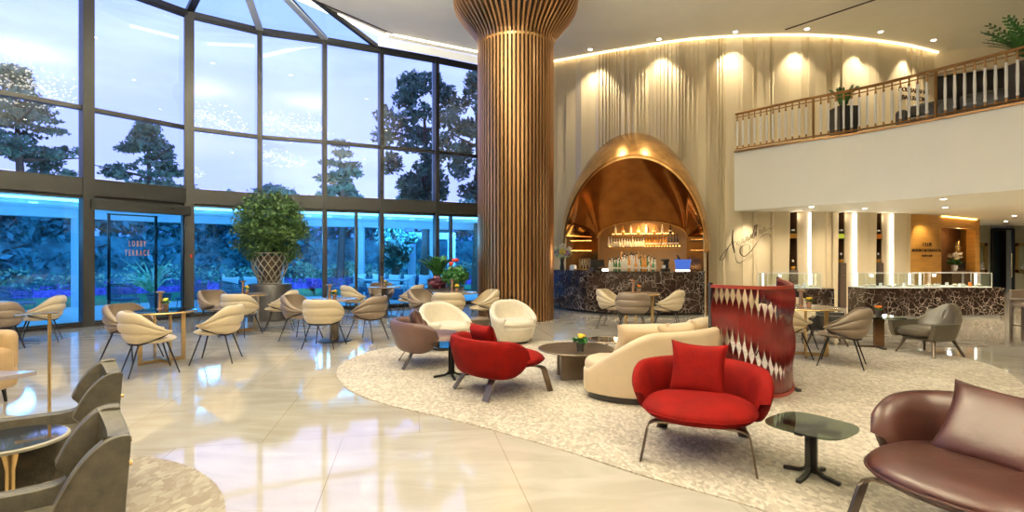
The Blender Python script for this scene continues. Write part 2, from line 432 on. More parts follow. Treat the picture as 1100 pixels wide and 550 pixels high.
# =================================================================== SETTING
FP = [(-12.6,2.0),(-12.4,4.0),(-12.0,5.9),(-11.3,7.7),(-10.26,9.45),(-9.08,11.13),(-7.95,12.83),(-6.67,13.79),(-5.17,14.38),(-3.78,15.06),(-2.30,15.80),(-.88,16.6),(.6,17.15)]
def offset(path, d):
    out = []
    for i, p in enumerate(path):
        a = path[max(0, i-1)]; b = path[min(len(path)-1, i+1)]
        t = Vector((b[0]-a[0], b[1]-a[1])).normalized(); out.append((p[0]-t.y*d, p[1]+t.x*d))
    return out
WP = catmull([(.45,17.35),(1.42,16.9),(3.67,15.82),(5.67,15.12),(8.54,14.95),(11.3,15.5),(13.1,16.2)], 24)
CEIL = 7.8

# floor (indoors) as one slab that follows the window line
inner = [(x, y) for x, y in FP]
b = MB(); b.prism(inner[::-1]+[(-12.6,-8),(24,-8),(24,26),(.6,26)], -.2, 0)
fl = struct('floor', b, M['floor'])
b = MB(); b.prism([(-3.7,15.02),(-1.0,16.45),(.5,17.1),(.5,18),(24,18),(24,-8),(-13,-8),(-13,5.6),(-10.4,9.6),(-7.6,9.9),(-5.9,11.2),(-5.26,12.8)][::-1], CEIL, CEIL+.22)
struct('ceiling', b, M['ceiling'])
b = MB(); b.box((5.5,-8.1,3.9), (37.5,.2,7.8)); struct('wall_back', b, M['pleat'])
b = MB(); b.box((-12.7,-3.0,3.9), (.2,10,7.8)); struct('wall_left', b, M['beige'])
b = MB(); b.box((24.1,9,3.9), (.2,34,7.8)); struct('wall_right', b, M['sage'])

# pleated curved wall -------------------------------------------------
cum = [0]
for a, c in zip(WP, WP[1:]): cum.append(cum[-1]+math.dist(a, c))
def wp_at(s, off=0.0):
    s = max(0, min(cum[-1]-1e-6, s)); i = 0
    while cum[i+1] < s: i += 1
    t = (s-cum[i])/(cum[i+1]-cum[i]); a, c = WP[i], WP[i+1]
    d = Vector((c[0]-a[0], c[1]-a[1])).normalized()
    return (lerp(a[0], c[0], t)+d.y*off, lerp(a[1], c[1], t)-d.x*off)
HC = Vector((3.62,15.86)); HU = Vector((.92,-.39)).normalized(); HN = Vector((HU.y, -HU.x)) # towards the room
if HN.y > 0: HN = -HN
NICHE = [(7.93,8.50),(9.42,9.93),(10.70,11.22)]
def wall_bottom(p):
    a = (Vector(p)-HC).dot(HU)
    z = 0.0
    if abs(a) < 2.08: z = 1.6+3.66*math.sqrt(max(0, 1-(a/2.15)**2))-.12
    for n0, n1 in NICHE:
        if n0 < p[0] < n1: z = 2.765
    if p[0] > 12.02: z = 2.765
    return z
rs = random.Random(4)
b = MB(); s = 0.0; prof = []
while s < cum[-1]:
    w = rs.choice([.08,.10,.12,.16,.22,.30]); k = rs.choice([1,2,3,4]) if w < .2 else rs.choice([1,2]); d0 = rs.uniform(.0,.02); d1 = rs.uniform(.045,.085)
    up_ = rs.random() < .55
    for _ in range(k):
        n = max(2, int(w/.04)); a_, b_ = (d0, d1) if up_ else (d1, d0)
        prof.append((s+.001, a_))
        for j in range(1, n+1): prof.append((s+.004+(w-.004)*j/n, lerp(a_, b_, j/n)))
        s += w
prof = [(s_, d_) for s_, d_ in prof if s_ < cum[-1]]
vs = []; fs = []
for s_, d_ in prof:
    p = wp_at(s_, d_); z0 = wall_bottom(p); vs += [(p[0], p[1], z0), (p[0], p[1], CEIL)]
fs = [(2*i, 2*i+2, 2*i+3, 2*i+1) for i in range(len(prof)-1)]
b.add(vs, fs)
wm = b.build('wall_pleated', M['pleat'], recalc=False); wm['kind'] = 'structure'
# upper wall going on to the right of the curved wall, with its dark opening
b = MB(); b.beam((13.1,16.25,7.45), (20,12.7,7.45), .15, .7); b.beam((13.1,16.25,4.5),(20,12.7,4.5),.15,.2); struct('wall_gallery', b, M['pleat'])
b = MB(); b.beam((13.05,16.45,5.8), (20,12.9,5.8), .06, 2.9); struct('window_20', b, M['screen'])
# gallery slab + fascia
FA = catmull([(6.26,14.67),(7.3,13.37),(8.45,12.14),(9.75,9.93),(10.5,8.2),(11.0,6.3),(11.3,3.0)], 8)
b = MB(); b.prism([(x, y) for x, y in FA]+[(24,3.0),(24,25),(6.8,25),(6.5,14.95)], 2.77, 4.40)
g = struct('wall_mezzanine', b, M['fascia'])
b = MB()
n = len(FA); outp = offset(FA, .03)
b.bandp(offset(FA, -.04), offset(FA, .22), 4.402, 4.445); struct('trim_1', b, M['rail'])

# cove above the window head
b = MB()
hd = [(-3.86,15.0),(-2.36,15.74),(-.94,16.52),(.5,17.08)]
for i in range(len(hd)-1):
    a, c = hd[i], hd[i+1]; v = []
    for k in range(7):
        t = k/6; off = .30*(1-math.sqrt(max(0,1-(1-t)**2))) ; z = lerp(7.44, 7.79, t)
        v += [(a[0]+.3*off, a[1]-off*.9, z), (c[0]+.3*off, c[1]-off*.9, z)]
    b.add(v, [(2*k, 2*k+1, 2*k+3, 2*k+2) for k in range(6)])
struct('trim_2', b, M['white'], smooth=True)

# skylight
apex = (-5.9,10.8,8.2)
hdp = [(-10.26,9.45),(-9.08,11.13),(-7.95,12.83),(-6.67,13.79),(-5.17,14.38),(-3.85,15.03)]
b = MB(); vs = [apex]+[(x, y, 7.50) for x, y in hdp]; b.add(vs, [(0, i+1, i+2) for i in range(len(hdp)-1)])
sky = b.build('window_18', M['glass_sky'], recalc=False); sky['kind'] = 'structure'
b = MB()
for (x, y), w in zip(hdp, (.1,.1,.16,.09,.14,.1)): b.beam((x, y, 7.50), apex, w, .12)
struct('skylight_beams', b, M['frame'], parent=sky)
bb = MB()
for k in (3,4): bb.beam((hdp[k][0]+.05, hdp[k][1]-.1, 7.44), (apex[0], apex[1], 8.1), .17, .05)
struct('beam_cladding', bb, pmat('pale_beam_cladding', (.42,.46,.48), .5), parent=sky)
# bright cove strip on the ceiling edge
edge = [(-5.9,11.2),(-5.26,12.8),(-3.70,15.02),(-1.0,16.45),(.5,17.1)]
def strip(name, path, w, z, h, mat, label=None, cat='light strip', shift=0, kind=None, seg=None):
    b = MB(); pl = offset(path, shift-w/2); pr = offset(path, shift+w/2)
    b.bandp(pl, pr, z-h, z)
    o = b.build(name, mat)
    if kind: o['kind'] = kind
    else: tag(o, label, cat)
    return o
strip('cove_light_strip', [edge[0], edge[1], edge[2]], .17, CEIL-.001, .03, M['led'], 'broad white light strip along the ceiling edge beside the skylight', shift=-.10)
strip('cove_light_strip', [edge[2], edge[3], edge[4]], .05, CEIL-.005, .03, M['led'], 'thin white light strip above the window head, running behind the column', shift=-.34)
strip('cove_light_strip', [wp_at(cum[-1]*i/60, .12) for i in range(61)], .05, CEIL-.005, .035, M['led_w'], 'warm curved light strip along the top of the pleated wall')
# dark slots in the ceiling
b = MB(); b.beam((-5.2,12.4,CEIL-.003), (-3.3,14.9,CEIL-.003), .05, .02); tag(b.build('ceiling_slot', M['core']), 'narrow dark air slot in the ceiling near the skylight', 'air slot')
b = MB(); b.beam((7.6,14.5,CEIL-.003), (9.3,12.3,CEIL-.003), .06, .02); tag(b.build('ceiling_slot', M['core']), 'narrow dark air slot in the ceiling above the gallery', 'air slot')

# ---- facade: one window per bay ------------------------------------
def bay(i, a, c, door=False, thick=(.10,.10), split=None):
    a3 = Vector((*a, 0)); c3 = Vector((*c, 0)); d = (c3-a3); L = d.length; d.normalize(); nrm = Vector((-d.y, d.x, 0))
    rz = math.atan2(d.y, d.x)
    root = bpy.data.objects.new('window_%d' % i, None); COL.objects.link(root); root.location = a3; root.rotation_euler = (0,0,rz); root['kind'] = 'structure'
    f = MB()
    f.box((0,.0,3.75), (thick[0],.26,7.5))                                  # mullion at the start
    f.box((L/2,.04,4.65), (L-.08,.14,.09)); f.box((L/2,0,7.44), (L,.22,.13)); f.box((L/2,-.06,7.36), (L,.06,.06))
    f.box((L/2,.02,2.97), (L-.06,.24,.36)); f.box((L/2,.04,2.76), (L-.06,.16,.07)); f.box((L/2,.03,.05), (L-.06,.16,.10))
    if door: f.box((L/2,-.05,2.60), (L-.06,.24,.22)); f.box((L-.10,.05,1.3),(.07,.12,2.6)); f.box((.10,.05,1.3),(.07,.12,2.6))
    if split: f.box((L*split,.04,1.4), (.07,.14,2.75))
    f.build('frame', M['frame'], root)
    g = MB(); g.box((L/2,.06,3.90), (L-.06,.012,1.42)); g.box((L/2,.06,6.03), (L-.06,.012,2.72)); g.build('upper_pane', M['glass_up'], root)
    g = MB(); g.box((L/2,.06,1.4), (L-.06,.012,2.66)); g.build('lower_pane', M['glass_low'], root)
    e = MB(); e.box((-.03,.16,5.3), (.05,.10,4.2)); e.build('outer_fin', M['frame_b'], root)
    return root
wnd = []
for i in range(len(FP)-1):
    k = i+1
    wnd.append(bay(k, FP[i], FP[i+1], door=(i == 5), thick=(.20 if i in (5,6) else .11, .1), split={8:.55, 10:.30}.get(i)))
# terrace door lettering on the bay with the doors
a = Vector((*FP[5], 0)); c = Vector((*FP[6], 0)); rz = math.atan2(c.y-a.y, c.x-a.x)
w6 = wnd[5]
for body, z, x in (('LOBBY', 1.72, .95), ('TERRACE', 1.51, .95)):
    text_mesh('lettering', body, .185, M['text_o'], (x, .03, z), (PI/2,0,0), w6, ext=.003, spacing=1.7).scale = (.42,1,1)
f = MB()
for x in (.42,.45,1.35,1.38): f.box((x,.12,1.25), (.022,.03,2.4))
f.box((.9,.12,2.43), (1.0,.03,.03)); f.build('door_frame', M['frame'], w6)
b = MB(); b.box((1.62,-.19,2.62), (.06,.04,.03)); b.build('door_sensor', M['black'], w6)
b = MB(); b.box((2.02,-.15,1.5), (.035,.02,.09)); b.build('door_button', M['redp'], w6)
# the black skirting in front of the glass
b = MB(); pth = [(x, y) for x, y in FP[4:]]
b.bandp(offset(pth, -.06), offset(pth, -.13), 0, .07); struct('baseboard_left', b, M['black'])

# ---- ground-floor niches under the gallery --------------------------
def niche(i, x0, x1, led):
    y0 = min((abs(p[0]-x0), p[1]) for p in WP)[1]; y1 = min((abs(p[0]-x1), p[1]) for p in WP)[1]
    b = MB(); dp = .45
    mid = lerp(x0, x1, .42); ym = lerp(y0, y1, .42)
    b.add([(x0,y0,0),(x0+.02,y0+dp,0),(mid,ym+dp,0),(mid+.02,ym+.04,0),(x1,y1-.02,0),
           (x0,y0,2.77),(x0+.02,y0+dp,2.77),(mid,ym+dp,2.77),(mid+.02,ym+.04,2.77),(x1,y1-.02,2.77)], [(1,2,7,6),(0,1,6,5),(2,3,8,7)])
    w = b.build('wall_niche', M['wood_d'], recalc=False); w['kind'] = 'structure'
    b = MB(); b.beam((mid+.01,ym+.02,1.385), (x1-.02,y1,1.385), .04, 2.76); struct('trim_%d' % (3+i), b, M['beige'])
    yl = y1-.07
    b = MB(); b.box((x1+.0, yl, 1.38), (led,.03,2.72)); tag(b.build('light_strip', M['led']), ['slim', 'wide', 'bright far'][i]+' vertical light strip in the pleated wall, '+['just right of the script sign', 'behind the dark armchair, at the middle', 'nearest the honey wood wall'][i], 'light strip')
    xs = lerp(x0, mid, .5); ys = (y0+ym)/2+.14
    c = thing('drawer_cabinet', 'narrow dark brown drawer cabinet inside the '+['first', 'second', 'third'][i]+' wall niche from the script sign', 'cabinet', (xs, ys, 0), math.atan2(y1-y0, x1-x0), 'niche cabinets')
    c.pop('group', None) if hasattr(c, 'pop') else None
    H = 1.30 if i != 0 else 1.1
    q = MB(); q.box((.02,.0,H/2), (mid-x0-.0,.32,H), bev=.01); q.build('body', M['drawer'], c)
    for kz in range(3):
        d = MB(); d.box((.02,-.165,H-.14-.24*kz), (mid-x0-.05,.012,.21), bev=.004); dr = d.build('drawer', M['drawer'], c)
        h = MB(); h.box((.02,-.18,H-.12-.24*kz), (.08,.015,.012)); h.build('handle', M['gold'], dr)
    s2 = MB(); s2.box((xs,ys-.02,1.98), (mid-x0,.30,.012)); tag(s2.build('glass_shelf', M['glass']), 'glass shelf in the '+['first', 'second', 'third'][i]+' wall niche from the script sign, holding a perfume bottle', 'shelf')
    light('niche_fill', 'POINT', (xs+.1, ys-.22, 2.62), 2.5, (1,.85,.62), shadow_soft_size=.03)  # unseen point added so the niche bottles show up
    for z, colr, nm in ((1.987, [M['b_amber'], M['lime'], M['orange']][i], ['square amber', 'square lime', 'square orange'][i]), (H+.001, M['b_amber'], 'tall clear and orange')):
        t = thing('perfume_bottle', nm+' perfume bottle '+('on the glass shelf' if z > 1.5 else 'on the drawer cabinet')+' in the '+['first', 'second', 'third'][i]+' niche', 'bottle', (xs+.04, ys-.06, z), 0)
        if z > 1.5:
            q = MB(); q.box((0,0,.12), (.25,.09,.22), bev=.02); q.build('flask', M['glass'], t)
            q = MB(); q.box((0,0,.09), (.20,.06,.14), bev=.01); q.build('perfume', colr, t)
            q = MB(); q.box((0,0,.26), (.09,.06,.05), bev=.01); q.build('stopper', M['crystal'], t)
        else:
            q = MB(); q.lathe([(.07,0),(.09,.05),(.08,.13),(.03,.19),(.03,.22)], seg=14); q.build('flask', M['glass'], t, smooth=True)
            q = MB(); q.lathe([(.05,.01),(.07,.05),(.065,.10)], seg=14); q.build('perfume', colr, t, smooth=True)
            q = MB(); q.ellip((0,0,.26), .03,.03,.04, 10, 6); q.build('stopper', M['crystal'], t, smooth=True)
for i, ((x0, x1), led) in enumerate(zip(NICHE, (.05,.09,.08))): niche(i, x0, x1, led)

# ---- honey wood wall with its recess --------------------------------
wc = catmull([(12.0,15.78),(12.8,16.0),(13.55,16.45)], 8)
wo = catmull([(13.55,16.45),(14.7,17.15),(15.95,17.95)], 6)
b = MB(); b.bandp(wc, offset(wc, .15), 0, 2.768); b.bandp(wo, offset(wo, .15), 2.42, 2.768)
b.prism([wo[-1], (wo[-1][0]+.25, wo[-1][1]+.1), (wo[-1][0]+.2, wo[-1][1]+.9), (wo[-1][0]-.05, wo[-1][1]+.3)], 0, 2.768)
struct('wall_honey_wood', b, M['wood'], smooth=30)
b = MB(); rc = [(13.60,16.62),(14.2,17.6),(17.0,19.25),(16.3,18.15)]
b.add([(x, y, 0) for x, y in rc]+[(x, y, 2.5) for x, y in rc], [(0,1,5,4),(1,2,6,5),(2,3,7,6),(4,5,6,7)]); w = b.build('wall_recess', M['wood_d'], recalc=False); w['kind'] = 'structure'
# far shop wall
b = MB(); b.box((17.4,22,1.39), (5.4,.2,2.77)); b.box((22.5,22,1.39),(3.1,.2,2.77)); struct('wall_far', b, M['sage'])
b = MB(); b.box((20.9,24.5,1.39), (6.2,.2,2.77)); struct('wall_corridor', b, M['wood_d'])
# =================================================================== COLUMN
def column(loc, label, group=None):
    t = thing('slatted_column', label, 'column', loc, 0)
    R0 = .92
    def rad(z):
        if z < 6.55: return R0
        k = (z-6.55)/1.0
        if k < 1: return R0+.58*(1-math.sqrt(max(0, 1-k**2.0))) if k < .0 else R0+.58*sm(k)**.9
        return R0+.58
    c = MB(); c.lathe([(R0-.12,0.0)]+[(rad(z)-.12, z) for z in (.3,6.55,6.7,6.85,7.0,7.15,7.3,7.45,7.6,7.79)], seg=48); c.build('core', M['core'], t, smooth=True)
    s = MB(); N = 62
    zs = [0.001,2,4,6,6.55,6.65,6.75,6.85,6.95,7.05,7.15,7.25,7.35,7.45,7.55,7.7,7.795]
    for k in range(N):
        a = 2*PI*k/N; o = len(s.v)
        for z in zs:
            r1 = rad(z); r0 = r1-.13; wv = .025
            for r, sgn in ((r0,-1),(r1,-1),(r1,1),(r0,1)):
                x = r*math.cos(a)-sgn*wv*math.sin(a); y = r*math.sin(a)+sgn*wv*math.cos(a); s.v.append((x, y, z))
        for i in range(len(zs)-1):
            for q in range(4):
                s.f.append((o+i*4+q, o+i*4+(q+1) % 4, o+(i+1)*4+(q+1) % 4, o+(i+1)*4+q))
        s.f.append((o,o+1,o+2,o+3)); m = o+(len(zs)-1)*4; s.f.append((m,m+1,m+2,m+3))
    s.build('slats', M['slat'], t, recalc=True)
    r = MB(); r.lathe([(R0-.07,6.50),(R0-.02,6.50),(R0-.02,6.56),(R0-.07,6.56)], seg=64); r.build('ring', M['gold'], t)
    return t
col = column((.09,12.6,0), 'huge round column of vertical copper slats flaring out at the ceiling')
dup(col, (-1.6,-3.2,0), label='slatted copper column behind the viewer, seen only mirrored in the upper glass')
dup(col, (10.4,0.6,0), label='slatted copper column far to the right of the viewer, mirrored in the upper glass')

# =================================================================== HOOD + BAR
hood = thing('bronze_hood', 'great egg-shaped bronze hood arching over the bar', 'hood', (HC.x, HC.y, 0), 0)
RC = Vector((3.27,14.32)); BC = Vector((4.0,16.2))
def H3(c, a, z, out=0): p = c+HU*a+HN*out; return Vector((p.x-HC.x, p.y-HC.y, z))
NU = 48
def outer(u):
    t = PI*(1-u); return H3(HC, 2.15*math.cos(t), 1.6+3.66*math.sin(t))
def rim(u):
    t = PI*(1-u); return H3(RC, 1.96*math.cos(t), 1.62+2.62*math.sin(t))
def collar(u, v, d=0):
    p = outer(u).lerp(rim(u), v); n = Vector((0,0,1)); t = PI*(1-u)
    rad_ = H3(Vector((HC.x,HC.y)), math.cos(t), math.sin(t)); 
    return p + rad_.normalized()*(.10*math.sin(PI*v)-d)
m = MB(); m.shell(lambda u, v: collar(u, v), lambda u, v: collar(u, v, .05), NU, 10)
for side in (0, 1):      # the collar runs on down to the floor beside the bar
    A = outer(side); B = rim(side)
m.build('collar', M['bronze'], hood, smooth=True)
def back(u):
    # inner arch: level ledge, arch, level ledge
    ledge = .20
    zL = 2.08
    if u < ledge: a = lerp(-2.42, -1.36, u/ledge); return H3(BC, a, zL)
    if u > 1-ledge: a = lerp(1.36, 2.05, (u-1+ledge)/ledge); return H3(BC, a, zL)
    k = (u-ledge)/(1-2*ledge); t = PI*(1-k); return H3(BC, 1.36*math.cos(t), zL+.50*math.sin(t))
T0 = math.asin((2.06-1.62)/2.62)
def rim2(u): t = lerp(PI-T0, T0, u); return H3(RC, 1.96*math.cos(t), 1.62+2.62*math.sin(t))
def dome(u, v, d=0):
    a = rim2(u); c = back(u); p = a.lerp(c, v)
    bul = math.sin(PI*v)*.16*math.sin(PI*u)**1.2
    n = Vector((0,0,1))*.8 + Vector((-HN.x, -HN.y, 0))*.6
    return p + n*bul + Vector((0,0,d))
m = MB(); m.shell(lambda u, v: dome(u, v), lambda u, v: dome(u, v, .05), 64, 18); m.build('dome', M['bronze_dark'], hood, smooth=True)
# lit edge of the inner arch
m = MB(); m.tube([H3(BC, 1.37*math.cos(PI*(1-k/30)), 2.08+.50*math.sin(PI*(1-k/30)), .03) for k in range(31)], .02, 6)
m.build('lit_edge', M['wood'], hood)
# panels beside the inner arch
def panel(mb, c, a0, a1, z0, z1, out=0, th=.05):
    p0 = H3(c, a0, z0, out); p1 = H3(c, a1, z0, out); q0 = H3(c, a0, z0, out-th); q1 = H3(c, a1, z0, out-th)
    mb.add([p0,p1,q1,q0]+[Vector((v.x,v.y,z1)) for v in (p0,p1,q1,q0)], [(0,1,2,3),(4,5,6,7),(0,1,5,4),(1,2,6,5),(2,3,7,6),(3,0,4,7)])
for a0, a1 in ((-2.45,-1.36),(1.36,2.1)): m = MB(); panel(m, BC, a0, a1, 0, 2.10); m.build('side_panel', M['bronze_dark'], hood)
m = MB(); 
for side, a0, a1 in ((-1,-2.3,-1.45),(1,1.45,1.95)):
    pass
m2 = MB(); panel(m2, BC, -1.75+.0, 1.75, 0, 2.75, out=-.62, th=.06)
for sgn in (-1, 1):   # side cheeks of the niche
    p0 = H3(BC, sgn*1.38, 0, -.02); p1 = H3(BC, sgn*1.42, 0, -.66)
    m2.add([p0,p1,Vector((p1.x,p1.y,2.75)),Vector((p0.x,p0.y,2.12))], [(0,1,2,3)])
m2.build('niche_back', pmat('brown_niche_panel', (.30,.17,.075), .45, .2, var=.06), hood)
m3 = MB(); m3.grid(lambda u, v: H3(BC, 1.44*math.cos(PI*(1-u)), 2.10+.56*math.sin(PI*(1-u)), -.02-.66*v), 24, 1); m3.build('niche_vault', M['wood'], hood)
# closing the sides between collar foot and floor
m = MB()
for sgn in (-1, 1):
    p0 = H3(HC, sgn*2.14, 0); p1 = H3(RC, sgn*1.95, 0) if sgn > 0 else H3(HC, -2.1, 0, .1)
    m.add([p0, p1, Vector((p1.x,p1.y,1.64)), Vector((p0.x,p0.y,1.64))]+[p0+Vector((.05*sgn,0,0)), p1+Vector((.05*sgn,0,0)), Vector((p1.x+.05*sgn,p1.y,1.64)), Vector((p0.x+.05*sgn,p0.y,1.64))], [(0,1,2,3),(4,5,6,7),(0,1,5,4),(1,2,6,5),(2,3,7,6),(0,3,7,4)]) if sgn > 0 else None
if m.f: m.build('side_cheek', M['bronze_dark'], hood)

# bar counter
bp = catmull([(1.12,15.25),(1.28,14.75),(1.72,14.05),(2.40,13.42),(3.2,13.12),(4.1,13.12),(4.86,13.28),(4.93,13.5)], 6)
bar = thing('bar_counter', 'curved bar counter clad in dark marble with white veins', 'counter', (3.1,14.1,0), 0)
loc = lambda pts: [(x-3.1, y-14.1) for x, y in pts]
inn = offset(bp, .5)
m = MB(); m.bandp(loc(bp), loc(inn), .06, 1.075); m.build('front', M['marble'], bar)
m = MB(); m.bandp(loc(offset(bp, .06)), loc(offset(bp, .45)), 0.0, .065); m.build('plinth', M['black'], bar)
m = MB(); m.bandp(loc(offset(bp, -.02)), loc(offset(bp, .52)), 1.076, 1.11); m.build('worktop', M['marble'], bar)

def bpos(a, out, z): p = BC+HU*a+HN*out; return (p.x, p.y, z)
RZ = math.atan2(HU.y, HU.x)
def shelf(name, a0, a1, out, z, label, depth=.22, lit=True, em='amber'):
    t = thing(name, label, 'shelf', bpos((a0+a1)/2, out, z), RZ)
    q = MB(); q.box((0,0,-.012), (a1-a0, depth, .022), bev=.003); q.build('board', M['wood_d'], t)
    if lit: q = MB(); q.box((0,depth/2+.03,.012), (a1-a0-.02,.02,.028)); q.build('light_strip', M[em], t)
    return t
shelf('bottle_shelf', -1.02, .92, -.45, 2.20, 'upper lit shelf of bottles behind the bar')
shelf('bottle_shelf', -1.16, 1.12, -.45, 1.80, 'long lower lit shelf of bottles behind the bar')
for k, (a0, a1, oo) in enumerate(((-2.28,-1.55,.10),(1.45,1.95,.10))):
    for z in (1.66,1.98):
        shelf('niche_shelf', a0, a1, oo, z, ('upper' if z > 1.8 else 'lower')+' lit wall shelf of glasses at the '+('flower end' if k == 0 else 'blue bucket end')+' of the bar', depth=.16)

def bottle_mesh(kind):
    b = MB()
    P = {'round': [(.036,0),(.038,.015),(.038,.17),(.03,.20),(.014,.235),(.013,.30),(.016,.302),(.016,.33),(.0,.33)],
         'squat': [(.05,0),(.058,.03),(.055,.11),(.035,.155),(.015,.175),(.014,.23),(.022,.232),(.022,.265),(0,.265)],
         'slim': [(.03,0),(.032,.02),(.030,.22),(.02,.26),(.012,.29),(.012,.35),(.015,.352),(.015,.38),(0,.38)]}[kind]
    b.lathe(P, seg=10); return b
protos = {}
def bottle(kind, mat, pos, label, group):
    key = (kind, mat)
    if key not in protos:
        t = thing('spirit_bottle', label, 'bottle', pos, 0, group)
        b = bottle_mesh(kind); b.build('flask', M[mat], t, smooth=True)
        top = max(v[2] for v in b.v)
        c = MB(); c.lathe([(.018,top-.03),(.018,top+.006)], seg=8); c.build('cap', M['black' if mat != 'b_amber' else 'gold'], t)
        l = MB(); l.lathe([(.039 if kind != 'squat' else .058,.06),(.039 if kind != 'squat' else .057,.12)], seg=10); l.build('paper_label', M['ivory'], t)
        protos[key] = t; return t
    return dup(protos[key], pos, label=label, group=group)
rb = random.Random(11)
G1 = 'bottles on the upper lit shelf'; G2 = 'bottles on the lower lit shelf'; G3 = 'bottles crowded on the bar worktop'
for k in range(8):
    a = -.88+k*.245
    bottle(['round','squat','round','squat'][k % 4], ['b_clear','b_amber','b_clear','b_amber'][k % 4] if k < 7 else 'b_dark', bpos(a, -.46, 2.20), 'bottle standing on the upper lit shelf behind the bar', G1)
for k in range(26):
    a = -1.10+k*.086
    bottle(rb.choice(['round','slim','squat']) if k < 22 else 'slim', ('b_clear' if k < 12 else rb.choice(['b_clear','b_amber','b_amber'])) if k < 22 else 'b_dark', bpos(a, -.46+rb.uniform(-.02,.02), 1.80), 'bottle standing on the lower lit shelf behind the bar', G2)
rk = random.Random(5)
for row in range(3):
    for k in range(14):
        px = 654.5+k*3.6+row*1.2+rk.uniform(-.5,.5); y = 13.50+row*.13+rk.uniform(-.02,.02)
        x = (px-550)*y/F
        bottle(rk.choice(['slim','round','slim']), rk.choice(['b_clear','b_clear','b_amber','b_green','b_clear']), (x, y, 1.11), 'bottle in the glowing crowd on the bar worktop', G3).scale = (1, 1, (1.12-.055*abs(k-6)+.12*row)*rk.uniform(.85,1.12))
# lamp under the crowd of bottles: the lit strip let into the worktop
q = MB(); q.box((3.0,13.90,1.135), (1.2,.10,.05)); tag(q.build('light_strip', M['led']), 'glowing strip in the bar worktop behind the crowd of bottles', 'light strip')
# things on the bar
t = thing('champagne_bucket', 'blue lit champagne bucket at the right end of the bar', 'bucket', (4.42,13.5,1.11))
q = MB(); q.add([(x*.14, y*.09, 0) for x, y in ((-1,-1),(1,-1),(1,1),(-1,1))]+[(x*.18, y*.12, .30) for x, y in ((-1,-1),(1,-1),(1,1),(-1,1))], [(0,1,2,3),(0,1,5,4),(1,2,6,5),(2,3,7,6),(3,0,4,7),(4,5,6,7)]); q.build('bucket', M['blue_e'], t)
q = MB(); q.box((0,0,.015), (.30,.20,.03)); q.build('base', M['led_c'], t)
q = MB(); q.tube([(-.05,0,.25),(-.15,0,.42)], [.03,.018], 8); q.build('bottle_neck', M['b_dark'], t)
t = thing('coffee_machine', 'small black coffee machine on the bar beside the blue bucket', 'machine', (4.0,13.62,1.11))
q = MB(); q.box((0,0,.03), (.22,.2,.06), bev=.01); q.box((.03,.03,.16), (.12,.12,.24), bev=.02); q.box((-.01,-.02,.28), (.2,.18,.07), bev=.02); q.build('body', M['black'], t)
q = MB(); q.lathe([(.04,.07),(.045,.15)], c=(-.05,-.05,0), seg=12); q.build('cup', M['white'], t)
t = thing('till', 'black till terminal on the bar left of the bottles', 'till', (2.28,14.0,1.11), .3)
q = MB(); q.box((0,0,.035), (.36,.3,.07), bev=.01); q.box((0,.05,.10), (.08,.08,.1)); q.build('base', M['black'], t)
q = MB(); q.box((0,-.02,.19), (.42,.04,.2), bev=.01, rot=Matrix.Rotation(-.25,3,'X')); q.build('screen', M['screen'], t)
t = thing('gold_lattice_frame', 'gold lattice ornament standing on the bar near the flowers', 'ornament', (1.98,14.25,1.11), -.5)
q = MB()
for x in (-.15,.15): q.box((x,0,.17), (.03,.03,.34))
for z in (.02,.32): q.box((0,0,z), (.33,.03,.03))
for k in range(4): q.tube([(-.14+.09*k,0,.02),(-.05+.06*k,0,.32)], .012, 6); q.tube([(.14-.09*k,0,.02),(.05-.06*k,0,.32)], .012, 6)
q.build('lattice', M['gold'], t); q = MB(); q.box((0,-.06,.02), (.5,.2,.035), bev=.01); q.build('tray', M['gold'], t)
t = thing('napkin_holder', 'small pale napkin holder on the bar beside the flower vase', 'holder', (1.70,14.5,1.11), -.7)
q = MB(); q.box((0,0,.06), (.16,.12,.12), bev=.01); q.build('box', M['white'], t); q = MB(); q.box((0,0,.13), (.12,.08,.03)); q.build('napkins', M['ivory'], t)
t = thing('flower_vase', 'tall dark vase of violet and yellow flowers at the left end of the bar', 'vase', (1.42,14.78,1.11))
q = MB(); q.lathe([(.06,0),(.07,.05),(.045,.2),(.075,.36)], seg=14); q.build('vase', M['black'], t, smooth=True)
def blob_pts(n, c, r, sz=1.0, hollow=.0):
    out = []
    while len(out) < n:
        p = Vector((random.uniform(-1,1), random.uniform(-1,1), random.uniform(-1,1)))
        if hollow < p.length < 1: out.append((c[0]+p.x*r, c[1]+p.y*r, c[2]+p.z*r*sz))
    return out
q = MB(); q.leaves(blob_pts(160, (0,0,.48), .28, .6), .05); q.build('foliage', M['shrub'], t)
for mt, cc in (('violet', [(-.15,-.1,.48),(.12,-.15,.46)]), ('yellow', [(0,-.2,.5)]), ('ivory', [(.02,.0,.66),(-.2,0,.6),(.2,0,.58)])):
    q = MB()
    for c_ in cc: q.leaves(blob_pts(70, c_, .10, .9), .03)
    q.build('blossoms', M[mt], t)

